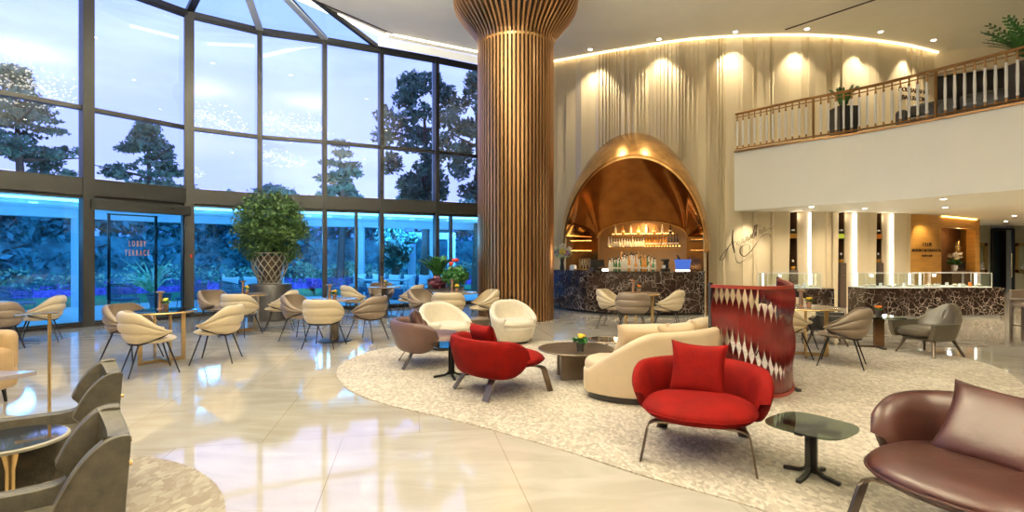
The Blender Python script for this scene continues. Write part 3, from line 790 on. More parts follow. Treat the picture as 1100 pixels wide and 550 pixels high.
# =================================================================== SCRIPT SIGN
def onwall(px, py, y=14.80): return ((px-550)*y/F, y, EYE+(275-py)*y/F)
sg = thing('script_sign', 'dark handwritten script sign mounted on the pleated wall', 'sign', onwall(800,262,14.80))
o0 = Vector(onwall(800,262,14.80))
def stroke(name, pts, r):
    P = catmull([tuple(Vector(onwall(770+x/9.477, 232+y/9.477))-o0) for x, y in pts], 6)
    m = MB(); n = len(P); m.tube(P, [r*(.45+.55*math.sin(PI*i/(n-1))) for i in range(n)], 6, flat=.5); m.build(name, M['text'], sg, smooth=True)
stroke('letter', [(165,142),(158,230),(165,300),(182,378)], .045)
stroke('letter', [(165,150),(150,260),(100,340),(50,400),(36,448),(75,425),(125,310),(190,262),(208,300)], .018)
let = []
x, y = 208, 300
for k in range(7):      # low looping letters
    x0 = 208+k*44; y0 = 298-k*23.5
    let += [(x0, y0), (x0+8, y0-38), (x0+24, y0-30), (x0+14, y0-2), (x0+32, y0-8)]
stroke('letter', let+[(530,125),(562,132),(585,95)], .016)
stroke('letter', [(362,215),(372,160),(392,100),(382,108),(380,190)], .018); stroke('letter', [(392,205),(402,150),(410,88),(402,100),(404,185)], .018)
stroke('letter', [(428,110),(445,95)], .012)
stroke('flourish', [(545,222),(538,190),(490,190),(440,225),(390,300),(335,372),(280,412),(240,380),(243,325),(290,290),(335,300),(330,350)], .022)
stroke('flourish', [(188,395),(200,455),(225,480),(270,458),(345,385)], .014)

# =================================================================== BALUSTRADE
bal = thing('balustrade', 'long gallery balustrade with brass handrail and crystal balusters', 'balustrade', (8.5,11.5,4.47))
O = Vector((8.5,11.5,4.47))
rail = offset(FA, -.0); rail = [(x+.06, y+.06) for x, y in rail]
L3 = lambda z: [tuple(Vector((x, y, z))-O) for x, y in rail]
q = MB(); q.tube(L3(5.50), .035, 8); q.build('handrail', M['rail'], bal, smooth=True)
q = MB(); q.tube(L3(4.52), .022, 6); q.tube(L3(5.40), .014, 6); q.build('lower_rail', M['rail'], bal, smooth=True)
rc_ = [0]
for a, c in zip(rail, rail[1:]): rc_.append(rc_[-1]+math.dist(a, c))
def rail_at(s):
    i = 0
    while i < len(rail)-2 and rc_[i+1] < s: i += 1
    t = (s-rc_[i])/(rc_[i+1]-rc_[i]); return (lerp(rail[i][0], rail[i+1][0], t), lerp(rail[i][1], rail[i+1][1], t))
pb = None; k = 0; s = .05
while s < rc_[-1]-.1 and k < 96:
    x, y = rail_at(s)
    lx, ly, lz = Vector((x, y, 4.47))-O
    if y < 8.6: break
    if k in (12, 27):
        q = MB(); q.box((0,0,.5), (.04,.04,1.0)); p = q.build('post', M['rail'], bal, loc=(lx, ly, 0))
    elif pb is None:
        q = MB(); q.lathe([(.022,.13),(.030,.16),(.024,.2),(.030,.5),(.024,.78),(.028,.82)], seg=8); pb = q.build('baluster', M['crystal'], bal, smooth=True, loc=(lx, ly, 0))
        q = MB(); q.lathe([(.03,.03),(.018,.06),(.026,.10),(.014,.135)], seg=8); pf = q.build('foot_ring', M['rail'], pb, smooth=True); q = MB(); q.lathe([(.018,.815),(.028,.85),(.015,.90),(.02,1.0)], seg=8); pg = q.build('finial', M['rail'], pb, smooth=True)
    else:
        c = pb.copy(); COL.objects.link(c); c.location = (lx, ly, 0); f2 = pf.copy(); COL.objects.link(f2); f2.parent = c; f2 = pg.copy(); COL.objects.link(f2); f2.parent = c
    s += .165; k += 1
# =================================================================== CARPETS
cp = catmull([(-2.36,7.3),(-2.15,8.3),(-1.3,8.95),(.8,9.2),(2.8,9.1),(4.7,8.95),(6.3,8.3),(6.6,7.3),(5.9,6.0),(4.75,4.9),(4.0,4.1),(3.9,3.0),(3.9,1.6),(2.6,1.2),(1.9,2.3),(1.53,3.0),(.94,3.5),(.36,4.04),(-.42,4.67),(-1.47,5.42),(-2.1,6.3)], 6, closed=True)
b = MB(); b.prism(cp, .0005, .010); tag(b.build('area_carpet', M['carpet']), 'large mottled beige carpet with a curved outline under the lounge chairs', 'carpet')
b = MB(); b.prism([(-3.15+1.72*math.cos(2*PI*k/64), 2.12+1.82*math.sin(2*PI*k/64)) for k in range(64)], .0005, .010); tag(b.build('area_carpet', M['carpet_b']), 'round grey-beige carpet under the two wing chairs', 'carpet')

# =================================================================== DINING CHAIR
def shell_chair(mat, label, name='dining_chair'):
    t = thing(name, label, 'chair')
    T = 2.25
    def pos(th, v, off):
        s_ = abs(th)/T
        zb = .40+.11*max(0, (s_-.35)/.65)**1.3; zt = .80-.25*sm((s_-.32)/.68)
        zt = max(zt, zb+.02)
        z = lerp(zb, zt, v)
        fl = .034*math.sin(PI*(.12+.76*v))*(1-.5*s_)-.05*(1-v)**3
        bump = .024*abs(math.sin(3*PI*v))**.55*(1-.6*s_**3)
        rx = .275+.035*(1-s_)+fl+(bump+off if off >= 0 else off); ry = .27+fl+(bump+off if off >= 0 else off)
        x = rx*math.sin(th)*1.04; y = ry*math.cos(th)
        if abs(th) > PI/2: x *= 1-.10*(s_-.7); y = y*1.08
        y += .05*v*(1-s_)**1.5
        return Vector((x, y, z))
    m = MB()
    def ring(u, v): return pos(lerp(-T, T, u), v, 0)
    def ringi(u, v): 
        th = lerp(-T, T, u); s_ = abs(th)/T
        return pos(th, v, -.035)
    m.shell(ring, ringi, 36, 21); sh = m.build('shell', M[mat], t, smooth=55)
    m = MB(); 
    m.ellip((0,-.015,.43), .27,.275,.055, 28, 8, 1.0); m.build('seat', M[mat], t, smooth=True)
    m = MB(); m.tube([tuple(pos(lerp(-T, T, k/30), 0, .004)-Vector((0,0,.008))) for k in range(31)], .009, 6); m.build('rim', M['black'], t, smooth=True)
    for sx, sy in ((-1,-1),(1,-1),(-1,1),(1,1)):
        m = MB(); m.tube([(sx*.17, sy*.15, .40), (sx*.265, sy*.27, .0)], [.012,.008], 8); m.build('leg', M['black'], t, smooth=True)
    return t
ch_c = shell_chair('cream', 'x'); ch_t = shell_chair('taupe', 'x')
used = set()
def place(kind, x, y, fx, fy, label, group=None):
    p = ch_c if kind == 'c' else ch_t
    if kind not in used: used.add(kind); p.location = (x, y, 0); p.rotation_euler = (0,0,face(fx, fy)); p['label'] = label; o = p
    else: o = dup(p, (x, y, 0), face(fx, fy), label=label)
    o['group'] = 'channelled tub dining chairs'
    return o

def lamp_and_flower(x, y, z, where, col_='yellow', dx=.10, lamp=True):
    if lamp:
        t = thing('table_lamp', 'small copper table lamp on '+where, 'lamp', (x, y, z))
        q = MB(); q.lathe([(.045,0),(.045,.012),(.03,.02),(.026,.23),(.03,.235)], seg=16); q.build('stem', M['copper'], t, smooth=30)
        q = MB(); q.lathe([(.03,.232),(.062,.245),(.062,.258),(.02,.266)], seg=20); q.build('lamp_shade', M['copper'], t, smooth=30)
        q = MB(); q.lathe([(.055,.243),(.055,.2435)], seg=16); q.build('light', M['lens'], t)
    t = thing('flower_pot', 'small pot of '+col_+' flowers on '+where, 'flowers', (x+dx, y-.03, z))
    q = MB(); q.lathe([(.03,0),(.038,.09),(.034,.09)], seg=14); q.build('pot', M['copper'] if lamp else M['blackp'], t, smooth=30)
    q = MB(); q.leaves(blob_pts(34, (0,0,.105), .05, .5), .022); q.build('leaves', M['fern'], t)
    q = MB()
    for _ in range(7):
        a = random.random()*6.28; r = random.uniform(0,.035); q.ellip((r*math.cos(a), r*math.sin(a), .135+random.uniform(-.01,.02)), .022,.022,.018, 8, 5)
    q.build('blossoms', M[col_], t, smooth=True)
    return t

def gold_table(x, y, label, top='smoke', r=.42, rz=.3, h=.74):
    t = thing('dining_table', label, 'table', (x, y, 0), rz)
    q = MB(); q.lathe([(r-.02,h-.012),(r,h-.009),(r,h-.003),(r-.02,h)], seg=48); q.build('tabletop', M[top], t, smooth=30)
    q = MB(); q.tube([(r*math.cos(a)*.985, r*math.sin(a)*.985, h-.018) for a in [2*PI*k/40 for k in range(40)]], .012, 6, closed=True); q.build('rim', M['gold'], t, smooth=True)
    for k in range(4):
        a = PI/4+k*PI/2; q = MB(); q.box((.27*math.cos(a), .27*math.sin(a), (h-.03)/2+.0), (.055,.022,h-.03), rz=a, bev=.004); q.build('leg', M['gold'], t)
    q = MB()
    for a in (PI/4, -PI/4): q.box((0,0,.03 if a > 0 else .031), (.54,.03,.045), rz=a)
    q.build('foot_cross', M['gold'], t); q = MB()
    for a in (PI/4, -PI/4): q.box((0,0,h-.04 if a > 0 else h-.041), (.54,.03,.03), rz=a)
    q.build('top_cross', M['gold'], t)
    return t
def disc_table(x, y, label, r=.40, h=.74):
    t = thing('dining_table', label, 'table', (x, y, 0))
    q = MB(); q.lathe([(r-.015,h-.025),(r,h-.018),(r,h-.004),(r-.01,h)], seg=48); q.build('tabletop', M['top_brown'], t, smooth=30)
    q = MB(); q.box((0,0,h/2), (.13,.13,h-.03), bev=.008); q.build('pedestal', M['table_top'], t)
    q = MB(); q.lathe([(.29,0),(.30,.006),(.30,.012),(.27,.018)], seg=40); q.build('base', M['blackp'], t, smooth=30)
    return t
# group 0, at the left edge
disc_table(-8.75, 8.52, 'round table cut off by the left edge of the photo')
place('t', -8.02, 8.12, -.5, .85, 'taupe chair at the left edge, back to the viewer')
place('c', -8.22, 9.08, -.7, -.5, 'cream chair by the glass, leftmost cream one, behind the gold stand')
# group 1
gold_table(-4.93, 7.35, 'round glass table on gold legs among the nearest dining chairs on the left', rz=.15)
lamp_and_flower(-4.98, 7.38, .742, 'the nearest glass table on the left', 'lime')
place('t', -5.50, 7.55, 1, -.15, 'taupe chair left of the nearest glass table, seen from its open side')
place('c', -4.66, 6.72, .72, .70, 'nearest cream dining chair, back to the viewer, at the left glass table')
place('c', -4.22, 7.45, -1, -.25, 'cream chair right of the nearest glass table, turned sideways')
# group 2
gold_table(-5.34, 10.45, 'round table on gold legs beside the big potted tree', top='top_brown', rz=.6)
lamp_and_flower(-5.42, 10.5, .742, 'the table beside the big potted tree', 'yellow')
place('t', -6.0, 10.6, 1, -.4, 'taupe chair left of the table beside the big potted tree')
place('c', -5.12, 9.85, .15, 1, 'cream chair with its back to the viewer in front of the big potted tree')
place('c', -4.72, 10.6, -1, -.35, 'cream chair right of the table beside the big potted tree')
# group 3
disc_table(-3.15, 9.25, 'round pedestal table with black disc base, in the middle of the window side')
lamp_and_flower(-3.22, 9.2, .742, 'the middle pedestal table with the black disc base', 'yellow')
place('t', -3.78, 9.35, 1, -.2, 'taupe chair left of the middle pedestal table')
place('c', -3.10, 8.62, .06, 1, 'cream chair with its round back square to the viewer at the middle pedestal table')
place('t', -2.55, 9.2, -.85, .25, 'taupe chair right of the middle pedestal table, turned sideways')
# group 4
disc_table(-3.15, 12.9, 'far pedestal table near the glass, between two sideways cream chairs')
lamp_and_flower(-3.22, 12.85, .742, 'the far pedestal table near the glass', 'yellow')
place('c', -3.75, 12.5, .8, .45, 'cream chair left of the far pedestal table near the glass')
place('c', -2.50, 12.75, -.95, .1, 'cream chair right of the far pedestal table near the glass')
place('t', -3.40, 13.55, .2, -1, 'taupe chair behind the far pedestal table, close to the glass')
# group 5
disc_table(-1.2, 10.95, 'round table in front of the slatted column, with a plant behind', r=.48)
lamp_and_flower(-1.26, 10.95, .742, 'the table in front of the slatted column', 'yellow')
place('t', -1.85, 10.95, .9, -.5, 'taupe chair left of the table in front of the slatted column')
place('c', -1.24, 10.2, 0, 1, 'cream chair with its back to the viewer, directly before the planters')
place('c', -.60, 10.8, -.9, -.35, 'cream chair touching the slatted column at its left edge')
# bar group
gold_table(2.62, 10.75, 'round table on gold legs in front of the bar', top='top_brown')
lamp_and_flower(2.50, 10.75, .742, 'the table in front of the bar', 'orange')
place('t', 2.33, 10.1, .15, 1, 'grey-taupe chair with its back to the viewer in front of the bar')
place('c', 2.12, 10.95, 1, -.5, 'cream chair left of the table in front of the bar, partly hidden')
place('c', 3.16, 10.65, -.9, .35, 'cream chair right of the table in front of the bar')
# group 6 behind the leather screen
gold_table(4.42, 7.85, 'round table on gold legs behind the red strap screen', top='top_brown', r=.45)
lamp_and_flower(4.28, 7.72, .742, 'the table behind the red strap screen', 'yellow')
place('c', 4.62, 8.55, -.1, -1, 'cream chair behind the table by the red strap screen, facing the viewer')
place('c', 3.98, 7.62, .9, .3, 'cream chair mostly hidden by the red strap screen')
place('t', 4.50, 7.12, -.75, .55, 'large taupe chair right of the red strap screen, back to the viewer')

# =================================================================== LOUNGE CHAIR (shell + lens seat + blade legs)
def lounge(mat, pmt, label, loc_, rz, scale=1.0, leg='bronze_leg', pil=(0,.18,.585), ptilt=-.28, pw=.44):
    t = thing('lounge_chair', label, 'armchair', loc_, rz)
    T = 1.78
    def pos(th, v, side):
        s_ = abs(th)/T
        x = .415*math.sin(th); y = .10+.31*math.cos(th)
        if abs(th) > PI/2: y = .10-.42*(abs(th)-PI/2); x = math.copysign(.415, th)
        x *= 1+.10*s_**2                                   # wings open outwards
        end = max(0, (s_-.66)/.34); rnd = max(0, 1-end**2.5)**.45
        zc = .43-.03*s_; hh = (.205-.0*s_)*max(.03, rnd)
        y -= .11*end                                        # and reach forward as rounded ears
        a = 2*PI*v
        th_ = .072*max(.10, rnd**.7)
        n = Vector((math.sin(th), math.cos(th), 0)) if abs(th) <= PI/2 else Vector((math.copysign(1, th), 0, 0))
        ca = math.copysign(abs(math.cos(a))**.8, math.cos(a)); sa = math.copysign(abs(math.sin(a))**.8, math.sin(a))
        return Vector((x, y, zc+hh*sa)) + n*(th_*ca+.05*sa*(1-.3*s_))
    m = MB(); m.grid(lambda u, v: pos(lerp(-T, T, u), v, 0), 52, 20)
    m.build('backrest', M[mat], t, smooth=True)
    m = MB()
    def seat(u, v):
        a = 2*PI*u; r = math.sin(PI*v/2) if v <= 1 else 0
        return None
    o = len(m.v); SG = 40; RG = 14
    for i in range(RG+1):
        ph = -PI/2+PI*i/RG
        for k in range(SG):
            a = 2*PI*k/SG; c_ = math.cos(ph); cr = abs(c_)**.62
            ex = math.copysign(abs(math.cos(a))**.8, math.cos(a))*.405; ey = math.copysign(abs(math.sin(a))**.85, math.sin(a))*.40
            z = .345+(.094 if ph > 0 else .085)*math.sin(ph)-.02*(ey*cr/.4 if ey > 0 else 0)
            m.v.append((ex*cr, -.13+ey*cr, z))
    for i in range(RG):
        for k in range(SG): m.f.append((o+i*SG+k, o+i*SG+(k+1) % SG, o+(i+1)*SG+(k+1) % SG, o+(i+1)*SG+k))
    m.build('seat', M[mat], t, smooth=True)
    m = MB(); pts = []
    for k in range(40):
        a = 2*PI*k/40; pts.append((math.copysign(abs(math.cos(a))**.8, math.cos(a))*.408, -.13+math.copysign(abs(math.sin(a))**.85, math.sin(a))*.403, .345-.02*max(0, math.sin(a))))
    m.tube(pts, .006, 6, closed=True); m.build('piping', M[mat], t, smooth=True)
    m = MB(); m.pillow((pil[0], pil[1], pil[2]), pw, .44, .15, Matrix.Rotation(ptilt, 3, 'X') @ Matrix.Rotation(.04, 3, 'Y')); m.build('pillow', M[pmt], t, smooth=60)
    m = MB(); m.box((0,-.05,.262), (.24,.4,.03), bev=.008); m.build('underframe', M['black'], t)
    def blade(sx, pts, w):
        q = MB(); n = len(pts)
        for i in range(n-1):
            a = Vector(pts[i]); c_ = Vector(pts[i+1]); q.beam(a, c_, w, .014)
        # beam keeps its width sideways; build as ribbon with width along y
        return q
    def ribbon(pts, wv, th):
        q = MB(); P = [Vector(p) for p in pts]; W = Vector(wv)
        for i, p in enumerate(P):
            d = (P[min(i+1, len(P)-1)]-P[max(i-1, 0)]).normalized(); n_ = d.cross(W.normalized()).normalized()*th/2
            for s1, s2 in ((-1,-1),(1,-1),(1,1),(-1,1)): q.v.append(tuple(p+W*.5*s1+n_*s2))
        for i in range(len(P)-1):
            for k in range(4): q.f.append((i*4+k, i*4+(k+1) % 4, (i+1)*4+(k+1) % 4, (i+1)*4+k))
        q.f.append((0,1,2,3)); m_ = (len(P)-1)*4; q.f.append((m_,m_+1,m_+2,m_+3)); return q
    for sx in (-1, 1):
        ribbon([(sx*.12,-.30,.262),(sx*.30,-.36,.272),(sx*.332,-.385,.262),(sx*.345,-.40,.235),(sx*.385,-.455,.0)], (0,.07,0), .014).build('leg', M[leg], t)
        ribbon([(sx*.08,.10,.262),(sx*.20,.17,.268),(sx*.24,.20,.25),(sx*.27,.24,.19),(sx*.33,.36,.0)], (.085,.02*-sx,0), .014).build('leg', M[leg], t)
    return t
def lounge_at(*a, **k): return lounge(*a, **k)
lounge('red', 'red_d', 'red velvet armchair in front, facing the viewer, with a square red pillow', (1.47,4.08,.010), face(-.38,-.92), pil=(-.02,.13,.575))
lounge('red', 'red_d', 'red velvet armchair seen from behind, left of the dark coffee table', (-.17,5.80,.010), face(.78,.55), pil=(0,.15,.54))
lounge('wine_l', 'wine_l', 'mauve-brown leather armchair with a brown pillow, farther left than the red ones', (-1.18,7.25,.010), face(.85,.25), leg='bronze_leg', pil=(0,.13,.55))
lounge('wine', 'wine', 'dark wine-brown leather armchair cut by the right edge, with a large leather pillow', (2.47,2.66,.010), face(-.93,-.42), leg='bronze_leg', pil=(.04,.02,.545), ptilt=-.62, pw=.56).scale = (1.12,1.12,1.08)

# small smoked glass side tables
def side_table(label, loc_, rz, w=.60, h=.36, foot=.22):
    t = thing('side_table', label, 'table', loc_, rz)
    pts = []
    for k in range(48):
        a = 2*PI*k/48; c_, s_ = math.cos(a), math.sin(a); r = w/2*1.08/((abs(c_)**3.4+abs(s_)**3.4)**(1/3.4))*.97; pts.append((r*c_, r*s_))
    q = MB(); q.prism(pts, h-.012, h); q.build('tabletop', M['smoke'], t)
    q = MB(); q.box((0,0,h-.028), (.36,.05,.028)); q.box((0,0,h-.027), (.05,.36,.028)); q.build('top_cross', M['black'], t)
    q = MB(); q.box((0,0,h/2), (.075,.022,h-.06)); q.box((0,0,h/2), (.022,.075,h-.06)); q.build('pedestal', M['black'], t)
    for k in range(4):
        a = k*PI/2; q = MB(); P = [(.012,.10),(.035,.05),(.075,.026),(foot,.010)]
        for p0, p1 in zip(P, P[1:]): q.beam((p0[0]*math.cos(a), p0[0]*math.sin(a), p0[1]), (p1[0]*math.cos(a), p1[0]*math.sin(a), p1[1]), .030, .022)
        q.build('foot', M['black'], t)
    return t
side_table('smoked glass side table on a black four-foot base, in front on the right', (2.02,3.52,.010), .62, w=.475, h=.355, foot=.18)
side_table('smoked glass side table between the mauve-brown and the red armchair', (-.75,6.45,.010), .3, w=.46, h=.40)

# coffee tables
t = thing('coffee_table', 'low round dark bronze coffee table left of the cream sofa', 'table', (.80,6.46,.010))
q = MB(); q.lathe([(.44,.328),(.47,.335),(.475,.343),(.465,.35)], seg=56); q.build('tabletop', M['table_top'], t, smooth=30)
for a, d in ((.6,.26),(2.3,.26),(-.5,.24),(-1.9,.2)):
    q = MB(); q.box((d*math.cos(a), d*math.sin(a), .164), (.30,.03,.327), rz=a+PI/2+.5, bev=.004); q.build('slab_leg', M['bronze_leg'], t)
t = thing('coffee_table', 'small round glass-topped table tucked between the coffee table and the sofa', 'table', (1.22,6.72,.010))
q = MB(); q.lathe([(.23,.405),(.24,.41),(.23,.416)], seg=40); q.build('tabletop', M['glass'], t)
q = MB(); q.tube([(.24*math.cos(2*PI*k/40), .24*math.sin(2*PI*k/40), .408) for k in range(40)], .012, 6, closed=True); q.build('rim', M['bronze_leg'], t, smooth=True)
q = MB(); q.tube([(0,0,.01),(0,0,.40)], .014, 8); q.box((0,0,.395), (.44,.02,.012)); q.lathe([(.12,0),(.12,.012)], seg=24); q.build('stand', M['bronze_leg'], t)
f = thing('flower_pot', 'black pot of yellow flowers with green leaves on the round coffee table', 'flowers', (.82,6.25,.36))
q = MB(); q.lathe([(.042,0),(.05,.10),(.044,.10)], seg=16); q.build('pot', M['blackp'], f, smooth=30)
q = MB(); q.leaves(blob_pts(90, (0,0,.13), .085, .45), .035); q.build('leaves', M['fern'], f)
q = MB()
for _ in range(14):
    a = random.random()*6.28; r = random.uniform(0,.05); q.ellip((r*math.cos(a), r*math.sin(a), .175+random.uniform(-.015,.02)), .02,.02,.015, 8, 5)
q.build('blossoms', M['yellow'], f, smooth=True)

# =================================================================== CURVED SOFA
SP = catmull([(.66,5.74),(.84,5.38),(1.20,5.16),(1.74,5.24),(2.25,5.62),(2.55,6.15),(2.7,6.8)], 10)
cs = [0]
for a, c in zip(SP, SP[1:]): cs.append(cs[-1]+math.dist(a, c))
def sp_at(s_, off):
    s2 = max(0, min(cs[-1]-1e-6, s_)); i = 0
    while cs[i+1] < s2: i += 1
    t = (s2-cs[i])/(cs[i+1]-cs[i]); a, c = SP[max(i-1,0)], SP[min(i+2, len(SP)-1)]
    d = Vector((c[0]-a[0], c[1]-a[1])).normalized()
    p = Vector((lerp(SP[i][0], SP[i+1][0], t), lerp(SP[i][1], SP[i+1][1], t)))
    return p+Vector((-d.y, d.x))*off      # +off: towards the seat side (inside of the curve)
sofa = thing('curved_sofa', 'cream velvet curved sofa on a dark plinth, its back to the viewer', 'sofa', (1.6,5.7,.010))
SO = Vector((1.6,5.7,0)); LS = cs[-1]
OUTW = .26
def srow(s_, prof):   # profile of (off, z) at arclength
    out = []
    for o_, z in prof:
        p = sp_at(s_, o_); out.append(Vector((p.x, p.y, z))-SO)
    return out
def rounded(o0, o1, z0, z1, r, n=5):
    P = []
    for (cx, cz, a0) in ((o1-r, z1-r, 0), (o0+r, z1-r, 90), (o0+r, z0+r*.5, 180), (o1-r, z0+r*.5, 270)):
        rr = r if cz > (z0+z1)/2 else r*.5
        for k in range(n+1):
            a = math.radians(a0+90*k/n); P.append((cx+r*math.cos(a), cz+rr*math.sin(a)))
    return P
def sweep(name, mat, prof_fn, s0, s1, n, par):
    m = MB(); rows = [srow(lerp(s0, s1, k/n), prof_fn(k/n)) for k in range(n+1)]; w = len(rows[0])
    for r in rows: m.v += [tuple(p) for p in r]
    for i in range(n):
        for k in range(w): m.f.append((i*w+k, i*w+(k+1) % w, (i+1)*w+(k+1) % w, (i+1)*w+k))
    m.f.append(tuple(range(w))[::-1]); m.f.append(tuple(n*w+k for k in range(w)))
    return m.build(name, M[mat], par, smooth=50)
W = .78
def endr(k, r=.14):   # rounding factor near the left end
    d = k*LS; return math.sqrt(max(0.0, 1-(1-min(1, d/r))**2))
def seat_prof(k):
    e = max(.12, endr(k, .34)); mid = .35; hw = .33*e
    return rounded(mid-hw, mid+hw, .07, .40, .05)
sweep('seat', 'sofa', seat_prof, 0.0, LS, 60, sofa)
def body_prof(k):
    e = max(.10, endr(k, .36)); mid = .35; hw = .355*e
    return rounded(mid-hw, mid+hw, .07, .31, .03)
sweep('base_cushion', 'sofa', body_prof, 0.0, LS, 60, sofa)
def plinth_prof(k):
    e = max(.1, endr(k, .34)); mid = .35; hw = .30*e
    return rounded(mid-hw, mid+hw, .0, .08, .01)
sweep('plinth', 'blackp', plinth_prof, 0.05, LS-.03, 50, sofa)
def back_prof(k):
    d = k*(LS-.30)
    h = .32+.40*sm((d+.02)/.85)**.65 if d < .85 else .72
    thk = .13
    o0 = -.005
    return rounded(o0, o0+thk, .075, h, .062, 5)
sweep('backrest', 'sofa', back_prof, .30, LS, 60, sofa)
def scushion(k, label, s_, off, z, w, h, yaw, tilt):
    p = sp_at(s_, off); q = MB()
    q.pillow((0,0,0), w, h, .17, Matrix.Rotation(yaw, 3, 'Z') @ Matrix.Rotation(tilt, 3, 'X'))
    o = q.build('pillow', M['pillow_c'], None, smooth=60, loc=(p.x, p.y, z)); tag(o, label, 'pillow'); return o
scushion(0, 'cream pillow leaning at the left end of the curved sofa', .98, .31, .62, .58, .40, .18, .45)
scushion(1, 'cream pillow on the curved sofa, second from its left end', 1.52, .31, .61, .58, .40, .55, .45)
scushion(2, 'cream pillow on the curved sofa, next to the post of the strap screen', 2.05, .31, .62, .5, .42, .85, .4)

# =================================================================== STRAP SCREEN
scr = thing('strap_screen', 'tall curved screen of twisted burgundy leather straps', 'screen', (2.9,5.9,.010))
SC = catmull([(2.17,5.70),(2.42,5.42),(2.72,5.36),(3.02,5.62),(3.27,6.15),(3.52,6.75),(3.70,7.25)], 10)
lo = lambda z: [(x-2.9, y-5.9, z) for x, y in SC]
def rib(name, z, h, w, mat):
    m = MB(); a = offset([(x-2.9, y-5.9) for x, y in SC], w/2); c = offset([(x-2.9, y-5.9) for x, y in SC], -w/2)
    m.bandp(a, c, z, z+h); return m.build(name, mat, scr)
rib('top_rail', 1.145, .035, .035, M['strap_r']); rib('bottom_rail', .035, .035, .035, M['strap_r'])
for i, (nm) in ((0, 'post'), (len(SC)-1, 'post')):
    x, y = SC[i]; m = MB(); m.box((x-2.9, y-5.9, .60), (.035,.035,1.2), rz=.5, bev=.003); m.build(nm, M['blackp'], scr)
x, y = SC[len(SC)//2+4]; m = MB(); m.box((x-2.9, y-5.9, .018), (.05,.22,.034), rz=.2, bev=.004); m.build('foot', M['blackp'], scr)
cl = [0]
for a, c in zip(SC, SC[1:]): cl.append(cl[-1]+math.dist(a, c))
NS = 46
for k in range(NS):
    s_ = cl[-1]*(k+.6)/(NS+.2); i = 0
    while cl[i+1] < s_: i += 1
    t_ = (s_-cl[i])/(cl[i+1]-cl[i]); px_ = lerp(SC[i][0], SC[i+1][0], t_)-2.9; py_ = lerp(SC[i][1], SC[i+1][1], t_)-5.9
    d = math.atan2(SC[i+1][1]-SC[i][1], SC[i+1][0]-SC[i][0])
    z1 = 1.00+.03*math.sin(k*.35); z2 = .46+.07*math.sin(k*.35+1.0)+.02*(k % 2)
    m = MB(); NZ = 44
    for j in range(NZ+1):
        z = lerp(.06, 1.15, j/NZ); ang = 0
        for zt in (z1, z2): ang += PI*sm((z-zt)/.50+.5)
        a = d+ang; w = .031
        n_ = Vector((-math.sin(a), math.cos(a)))*.0015; u_ = Vector((math.cos(a), math.sin(a)))*w
        for q1, q2 in ((-1,-1),(1,-1),(1,1),(-1,1)): m.v.append((px_+u_.x*q1+n_.x*q2, py_+u_.y*q1+n_.y*q2, z))
    for j in range(NZ):
        for q in range(4): m.f.append((j*4+q, j*4+(q+1) % 4, (j+1)*4+(q+1) % 4, (j+1)*4+q))
    m.build('strap', M['strap'], scr, smooth=30)

# =================================================================== CREAM SWIVEL TUBS
def tub(label, loc_, rz, wide=1.0):
    t = thing('swivel_armchair', label, 'armchair', loc_, rz)
    def sec(th, v, inner):
        s_ = abs(th)/PI
        zt = .72 if s_ < .22 else lerp(.72, .40, sm((s_-.22)/.62))
        if s_ > .80: zt = .36
        return zt
    m = MB(); TT = 2.42
    def pos(u, v):
        th = lerp(-TT, TT, u); s_ = abs(th)/TT
        zt = lerp(.72, .44, sm((s_-.12)/.80)); rb_ = .30; rt = .415*wide; thk = .10
        rnd = 1-.0*s_; L = v*2*PI
        # closed profile: outer bottom -> outer top -> roll -> inner down
        if v < .45: k = v/.45; r = lerp(rb_, rt, k**.55); z = lerp(.05, zt-.05, k); 
        elif v < .62: k = (v-.45)/.17; a = PI*k; r = rt-thk/2+thk/2*math.cos(a); z = zt-.05+.05*math.sin(a)
        else: k = (v-.62)/.38; r = lerp(rt-thk, .24, k**1.2); z = lerp(zt-.05, .28, k)
        if s_ > .93: kk = (s_-.93)/.07; c = rt-thk/2; 
        return Vector((r*math.sin(th)*1.0, r*math.cos(th)*.95, z))
    m.grid(pos, 48, 26)
    w = 27
    for i in (0, 48): m.f.append(tuple(i*w+j for j in range(w)))
    m.build('shell', M['ivory'], t, smooth=60)
    m = MB(); m.ellip((0,-.06,.345), .325*wide,.335,.09, 32, 10, .8); m.build('seat_cushion', M['ivory'], t, smooth=True)
    m = MB(); m.lathe([(.27,.05),(.34,.15),(.365,.27),(.33,.33)], c=(0,-.03,0), seg=36); m.build('body', M['ivory'], t, smooth=True)
    m = MB(); m.lathe([(.25,0),(.26,.01),(.26,.05)], seg=30); m.build('swivel_base', M['blackp'], t, smooth=30)
    return t
tub('cream round swivel armchair standing in front of the slatted column', (.02,9.05,.0), face(.35,-.93))
tub('wide cream round armchair behind the mauve-brown armchair', (-1.08,8.45,.010), face(.62,-.78), wide=1.05)
t = thing('stool', 'low dark brown box stool left of the swivel armchair, near the column', 'stool', (-.62,9.75,0), .2)
q = MB(); q.box((0,0,.17), (.34,.34,.30), bev=.01); q.build('body', M['table_top'], t); q = MB(); q.box((0,0,.33), (.36,.36,.02), bev=.005); q.build('top', M['top_brown'], t)

